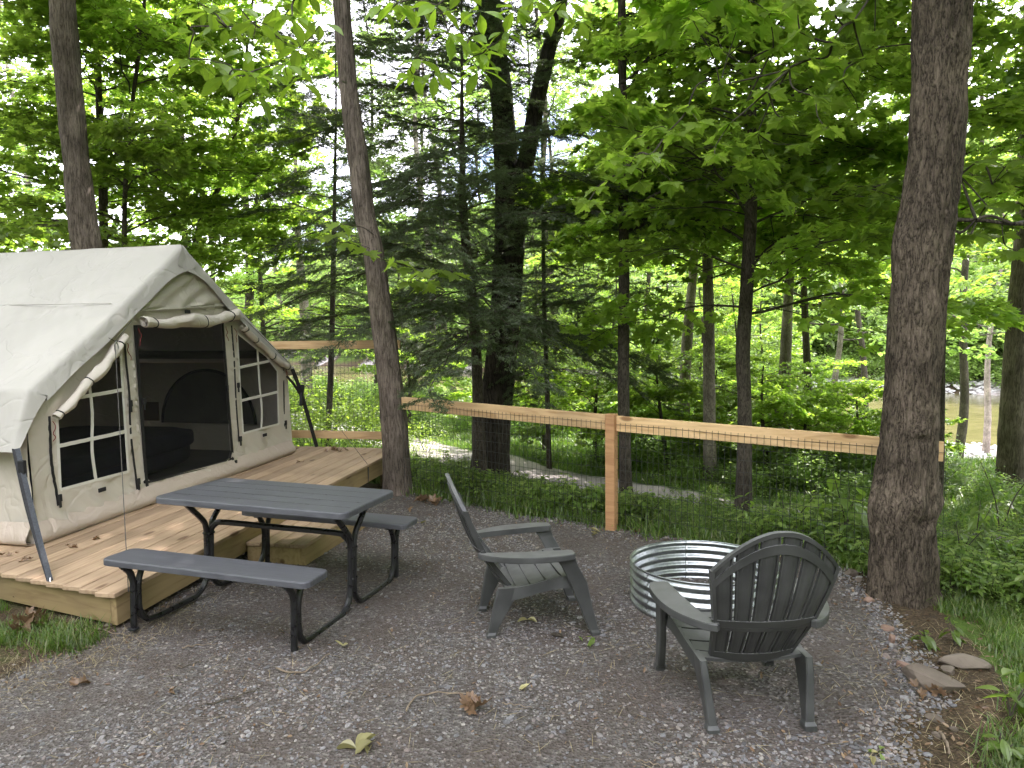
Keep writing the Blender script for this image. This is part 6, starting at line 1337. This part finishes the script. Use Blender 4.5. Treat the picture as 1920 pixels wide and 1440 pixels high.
# ------------------------------------------------------------------ rocks, sticks, fallen leaves
def gpt(px, py):
    p = onz(px, py, 0.0)
    for _ in range(12): p = onz(px, py, float(ground_z(p[0], p[1])))
    return p
def rock(label, px, py, sx, sy, sz, mat, seed, rot=0, name='rock', cat='rock', sink=0.3, cutaway=False):
    import bmesh
    p = gpt(px, py); rg = np.random.default_rng(seed); b = bmesh.new(); bmesh.ops.create_icosphere(b, subdivisions=3, radius=1.0); q = rg.normal(0, 1, (11, 3)); q /= np.linalg.norm(q, axis=1)[:, None]
    for v in b.verts:
        c = np.array(v.co)
        for d in q:
            m_ = c @ d
            if m_ > .66: c = c - d * (m_ - .66) * .97
        n_ = float(fbm(np.array(c[0] * 1.7 + seed), np.array(c[1] * 1.7 + c[2] * 1.3), seed)) - .47; c = c * (1 + .10 * n_); v.co = (c[0] * sx / 2, c[1] * sy / 2, c[2] * sz / 2)
    for f in b.faces: f.smooth = False
    me = bpy.data.meshes.new(name); b.to_mesh(me); b.free(); me.materials.append(mat)
    return tag(obj(name, me, None, loc=(p[0], p[1], p[2] + sz * (.5 - sink)), rot=(rg.normal(0, .1), rg.normal(0, .1), rot)), label, cat)
rock('flat pale brown stone slab jutting out of the soil at the lower right', 1742, 1285, .34, .16, .15, MT['rock'], 1, rot=-0.75)
rock('rounded brown stone in the grass behind the flat slab', 1805, 1250, .26, .13, .12, MT['rock'], 2, rot=-.2)
rock('small round stone touching the rounded brown stone', 1778, 1262, .08, .07, .06, MT['rock'], 3)
rock('upright reddish stone at the gravel edge below the thick trunk', 1673, 1205, .03, .05, .09, MT['rockred'], 4, rot=.3)
rock('long narrow reddish stone lying above the flat slab', 1697, 1253, .035, .13, .045, MT['rockred'], 5, rot=.55)
rock('reddish stone at the foot of the thick trunk', 1662, 1180, .09, .07, .05, MT['rockred'], 6)
rock('reddish stone left of the thick trunk base', 1628, 1128, .08, .06, .045, MT['rockred'], 7)
rock('grey brown stone at the back gravel edge behind the chair', 1596, 1078, .10, .08, .07, MT['rock'], 8)
rock('small brown stone beside the back gravel edge stone', 1610, 1090, .05, .05, .04, MT['rock'], 9)
rock('pale brown stone near the bottom right below the slab', 1752, 1352, .08, .05, .045, MT['rock'], 10, rot=-.5)
rock('grey stone near the bottom right, left of its brown neighbour', 1755, 1382, .05, .04, .04, MT['rock'], 11)
rock('small tan stone in the soil of the lower right slope', 1788, 1370, .045, .04, .03, MT['rock'], 12)
rock('tan stone in grass at the left deck corner', 188, 1158, .08, .06, .04, MT['rock'], 13)
rock('flat grey stone under the weeds beside the deck corner', 205, 1172, .07, .05, .03, MT['rock'], 14)
def stick(label, pts, r, mat='deadtwig', seed=0, lift=0.008):
    P = [gpt(x, y) + np.array([0, 0, lift + r]) for x, y in pts]; s = P[0]; mb = MB(); Q, rr = resample(np.array(P) - s, np.linspace(r, r * .45, len(P)), 26); Q[:, 2] += 0.004 * np.sin(np.arange(26) * .9 + seed)
    mb.tube(Q, rr, 6); o = part('stick', mb, MT[mat], None); o.location = tuple(s); return tag(o, label, 'stick')
stick('curved thin brown stick on the gravel in front of the far chair', [(762, 1338), (775, 1315), (800, 1306), (840, 1303), (885, 1308)], .005)
stick('short pale stick beside the brown leaf clump', [(942, 1323), (965, 1325), (998, 1331)], .003)
stick('bent pale ended stick in front of the near bench leg', [(518, 1258), (560, 1266), (590, 1252), (618, 1228)], .005, mat='deadtwig', seed=1)
stick('dark straight twig on the gravel below the bench', [(388, 1325), (430, 1315), (475, 1300), (487, 1294)], .0045, mat='twig', seed=2)
stick('brown twig lying under the near bench', [(342, 1218), (370, 1213), (405, 1212)], .004, mat='deadtwig', seed=3)
stick('long pale straw stalk at the grass edge by the bench foot', [(178, 1180), (215, 1191), (245, 1196), (276, 1213)], .0035, mat='deadtwig', seed=4)
stick('dark twig on the gravel left of the bench', [(330, 1256), (360, 1250), (380, 1241)], .003, mat='twig', seed=5)
stick('thin twig near the middle table leg on the gravel', [(678, 1175), (700, 1166), (718, 1148)], .003, mat='twig', seed=6)
stick('dark stick at the left edge of the gravel', [(-5, 1277), (15, 1267), (28, 1258)], .005, mat='twig', seed=7)
stick('pale thin stick at the bottom centre right', [(1190, 1430), (1215, 1434), (1240, 1440)], .003, seed=8)
stick('brown stick among soil at the lower right', [(1762, 1378), (1775, 1400), (1780, 1420)], .008, mat='deadtwig', seed=9)
def fallen(label, px, py, n, s, meshes, spread, seed, name='fallen_leaves', stack=0.0, cat='leaves'):
    p = gpt(px, py); rg = np.random.default_rng(seed); t = thing(name, label, cat, (p[0], p[1], p[2]))
    for k in range(n):
        a = rg.uniform(0, 6.28); f = (math.cos(a), math.sin(a), rg.uniform(-.05, .5) if stack else rg.uniform(-.03, .12)); q = rg.normal(0, spread, 2)
        obj('leaf', meshes[rg.integers(3)], t, loc=(q[0], q[1], 0.012 + rg.uniform(0, stack)), rot=orient(f, (rg.normal(0, .6 if stack else .2), rg.normal(0, .6 if stack else .2), 1)), scale=s * rg.uniform(.6, 1.2))
    return t
fallen('clump of curled dry brown leaves on the gravel at the bottom centre', 886, 1333, 14, .055, LD, .028, 1, stack=.03)
fallen('yellowed curled leaves on the gravel at the bottom left of centre', 705, 1392, 5, .085, LY, .04, 2)
fallen('single yellowed leaf on the gravel in front of the far chair', 975, 1297, 2, .05, LY, .01, 3)
fallen('pale dry leaf under the far chair', 983, 1166, 2, .055, LY, .012, 4)
fallen('few brown leaves near the middle table foot', 650, 1212, 3, .05, LY, .02, 5)
fallen('yellow leaf right of the far bench end', 792, 982, 2, .09, LY, .015, 6)
fallen('dry leaf by the fence post foot', 1122, 1000, 3, .08, LY, .05, 7)
fallen('orange dry leaf at the gravel edge right of the post', 1200, 1000, 1, .09, LD, .01, 8)
fallen('green fallen leaves on the gravel in front of the far chair', 1100, 1205, 4, .06, LW_, .028, 9, stack=.02)
fallen('pale dry leaf in the lower left gravel', 322, 1300, 2, .045, LD, .012, 10)
fallen('pinkish dry leaf on the gravel at bottom left', 145, 1284, 3, .045, LD, .02, 11)
fallen('heap of dry torn leaves at the left edge below the deck', 45, 1178, 16, .08, LD, .07, 12, stack=.05)
fallen('crumpled brown leaves against the left deck edge', 65, 1120, 14, .075, LD, .06, 13, stack=.07)
fallen('dead leaf pile behind the far bench by the leaning hickory', 800, 945, 14, .08, LD, .10, 14, stack=.03)
fallen('brown leaves caught under the flat stone slab', 1745, 1300, 10, .04, LD, .05, 15, stack=.03)
fallen('pale dead leaf with green leaflet at the bottom right', 1642, 1422, 2, .06, LY, .02, 16)
# debris on the deck boards
rg = np.random.default_rng(55)
for i, (px, py, lb) in enumerate([(20, 1042, 'dark leaf scrap on the deck boards at the far left'), (45, 1053, 'small dark leaf on the deck left of the strap'), (135, 1026, 'brown leaf crumbs on the deck between strap and tent'), (183, 1011, 'dark leaf on the deck in front of the left window'), (563, 868, 'dark twig like leaf on the deck beyond the table'), (632, 846, 'green brown leaf cluster at the back deck edge')]):
    p = onz(px, py, 0.25); t = thing('fallen_leaf', lb, 'leaf', (p[0], p[1], p[2]))
    for k in range(3 if i < 5 else 7):
        a = rg.uniform(0, 6.28); q = rg.normal(0, .018 if i < 5 else .06, 2); obj('leaf', LD[rg.integers(3)], t, loc=(q[0], q[1], .006), rot=orient((math.cos(a), math.sin(a), .05), (rg.normal(0, .2), rg.normal(0, .2), 1)), scale=rg.uniform(.025, .045) * (1 if i < 5 else 2))
# pine cone
p = gpt(1044, 1194); cone = thing('pine_cone', 'small brown pine cone lying on the gravel by the far chair', 'pine cone', (p[0], p[1], p[2] + .012), (0, 0.1, -.25))
mb = MB(); mb.tube([(-.035, 0, 0), (-.02, 0, 0), (.015, 0, 0), (.036, 0, 0)], [.004, .010, .009, .003], 8, smooth=8); part('core', mb, MT['twig'], cone)
P_, F_, U_, S_ = [], [], [], []
for k in range(70):
    f = k / 70; a = k * 2.4; rr = .011 * math.sin(math.pi * (.12 + .8 * f)); d = np.array([0, math.cos(a), math.sin(a)]); P_.append(np.array([-.034 + .068 * f, 0, 0]) + d * rr * .6); F_.append(d + [.5, 0, 0]); U_.append(np.array([-1., 0, 0]) + d * .3); S_.append(.012 * (.6 + .6 * math.sin(math.pi * f)))
mb = MB(); v, T = leaves(RHOMB, np.array(P_), np.array(F_), np.array(U_), np.array(S_), .1, .1); mb.raw(v, T, 0); o = part('scales', mb, MT['twig'], cone); o['kind'] = 'stuff'
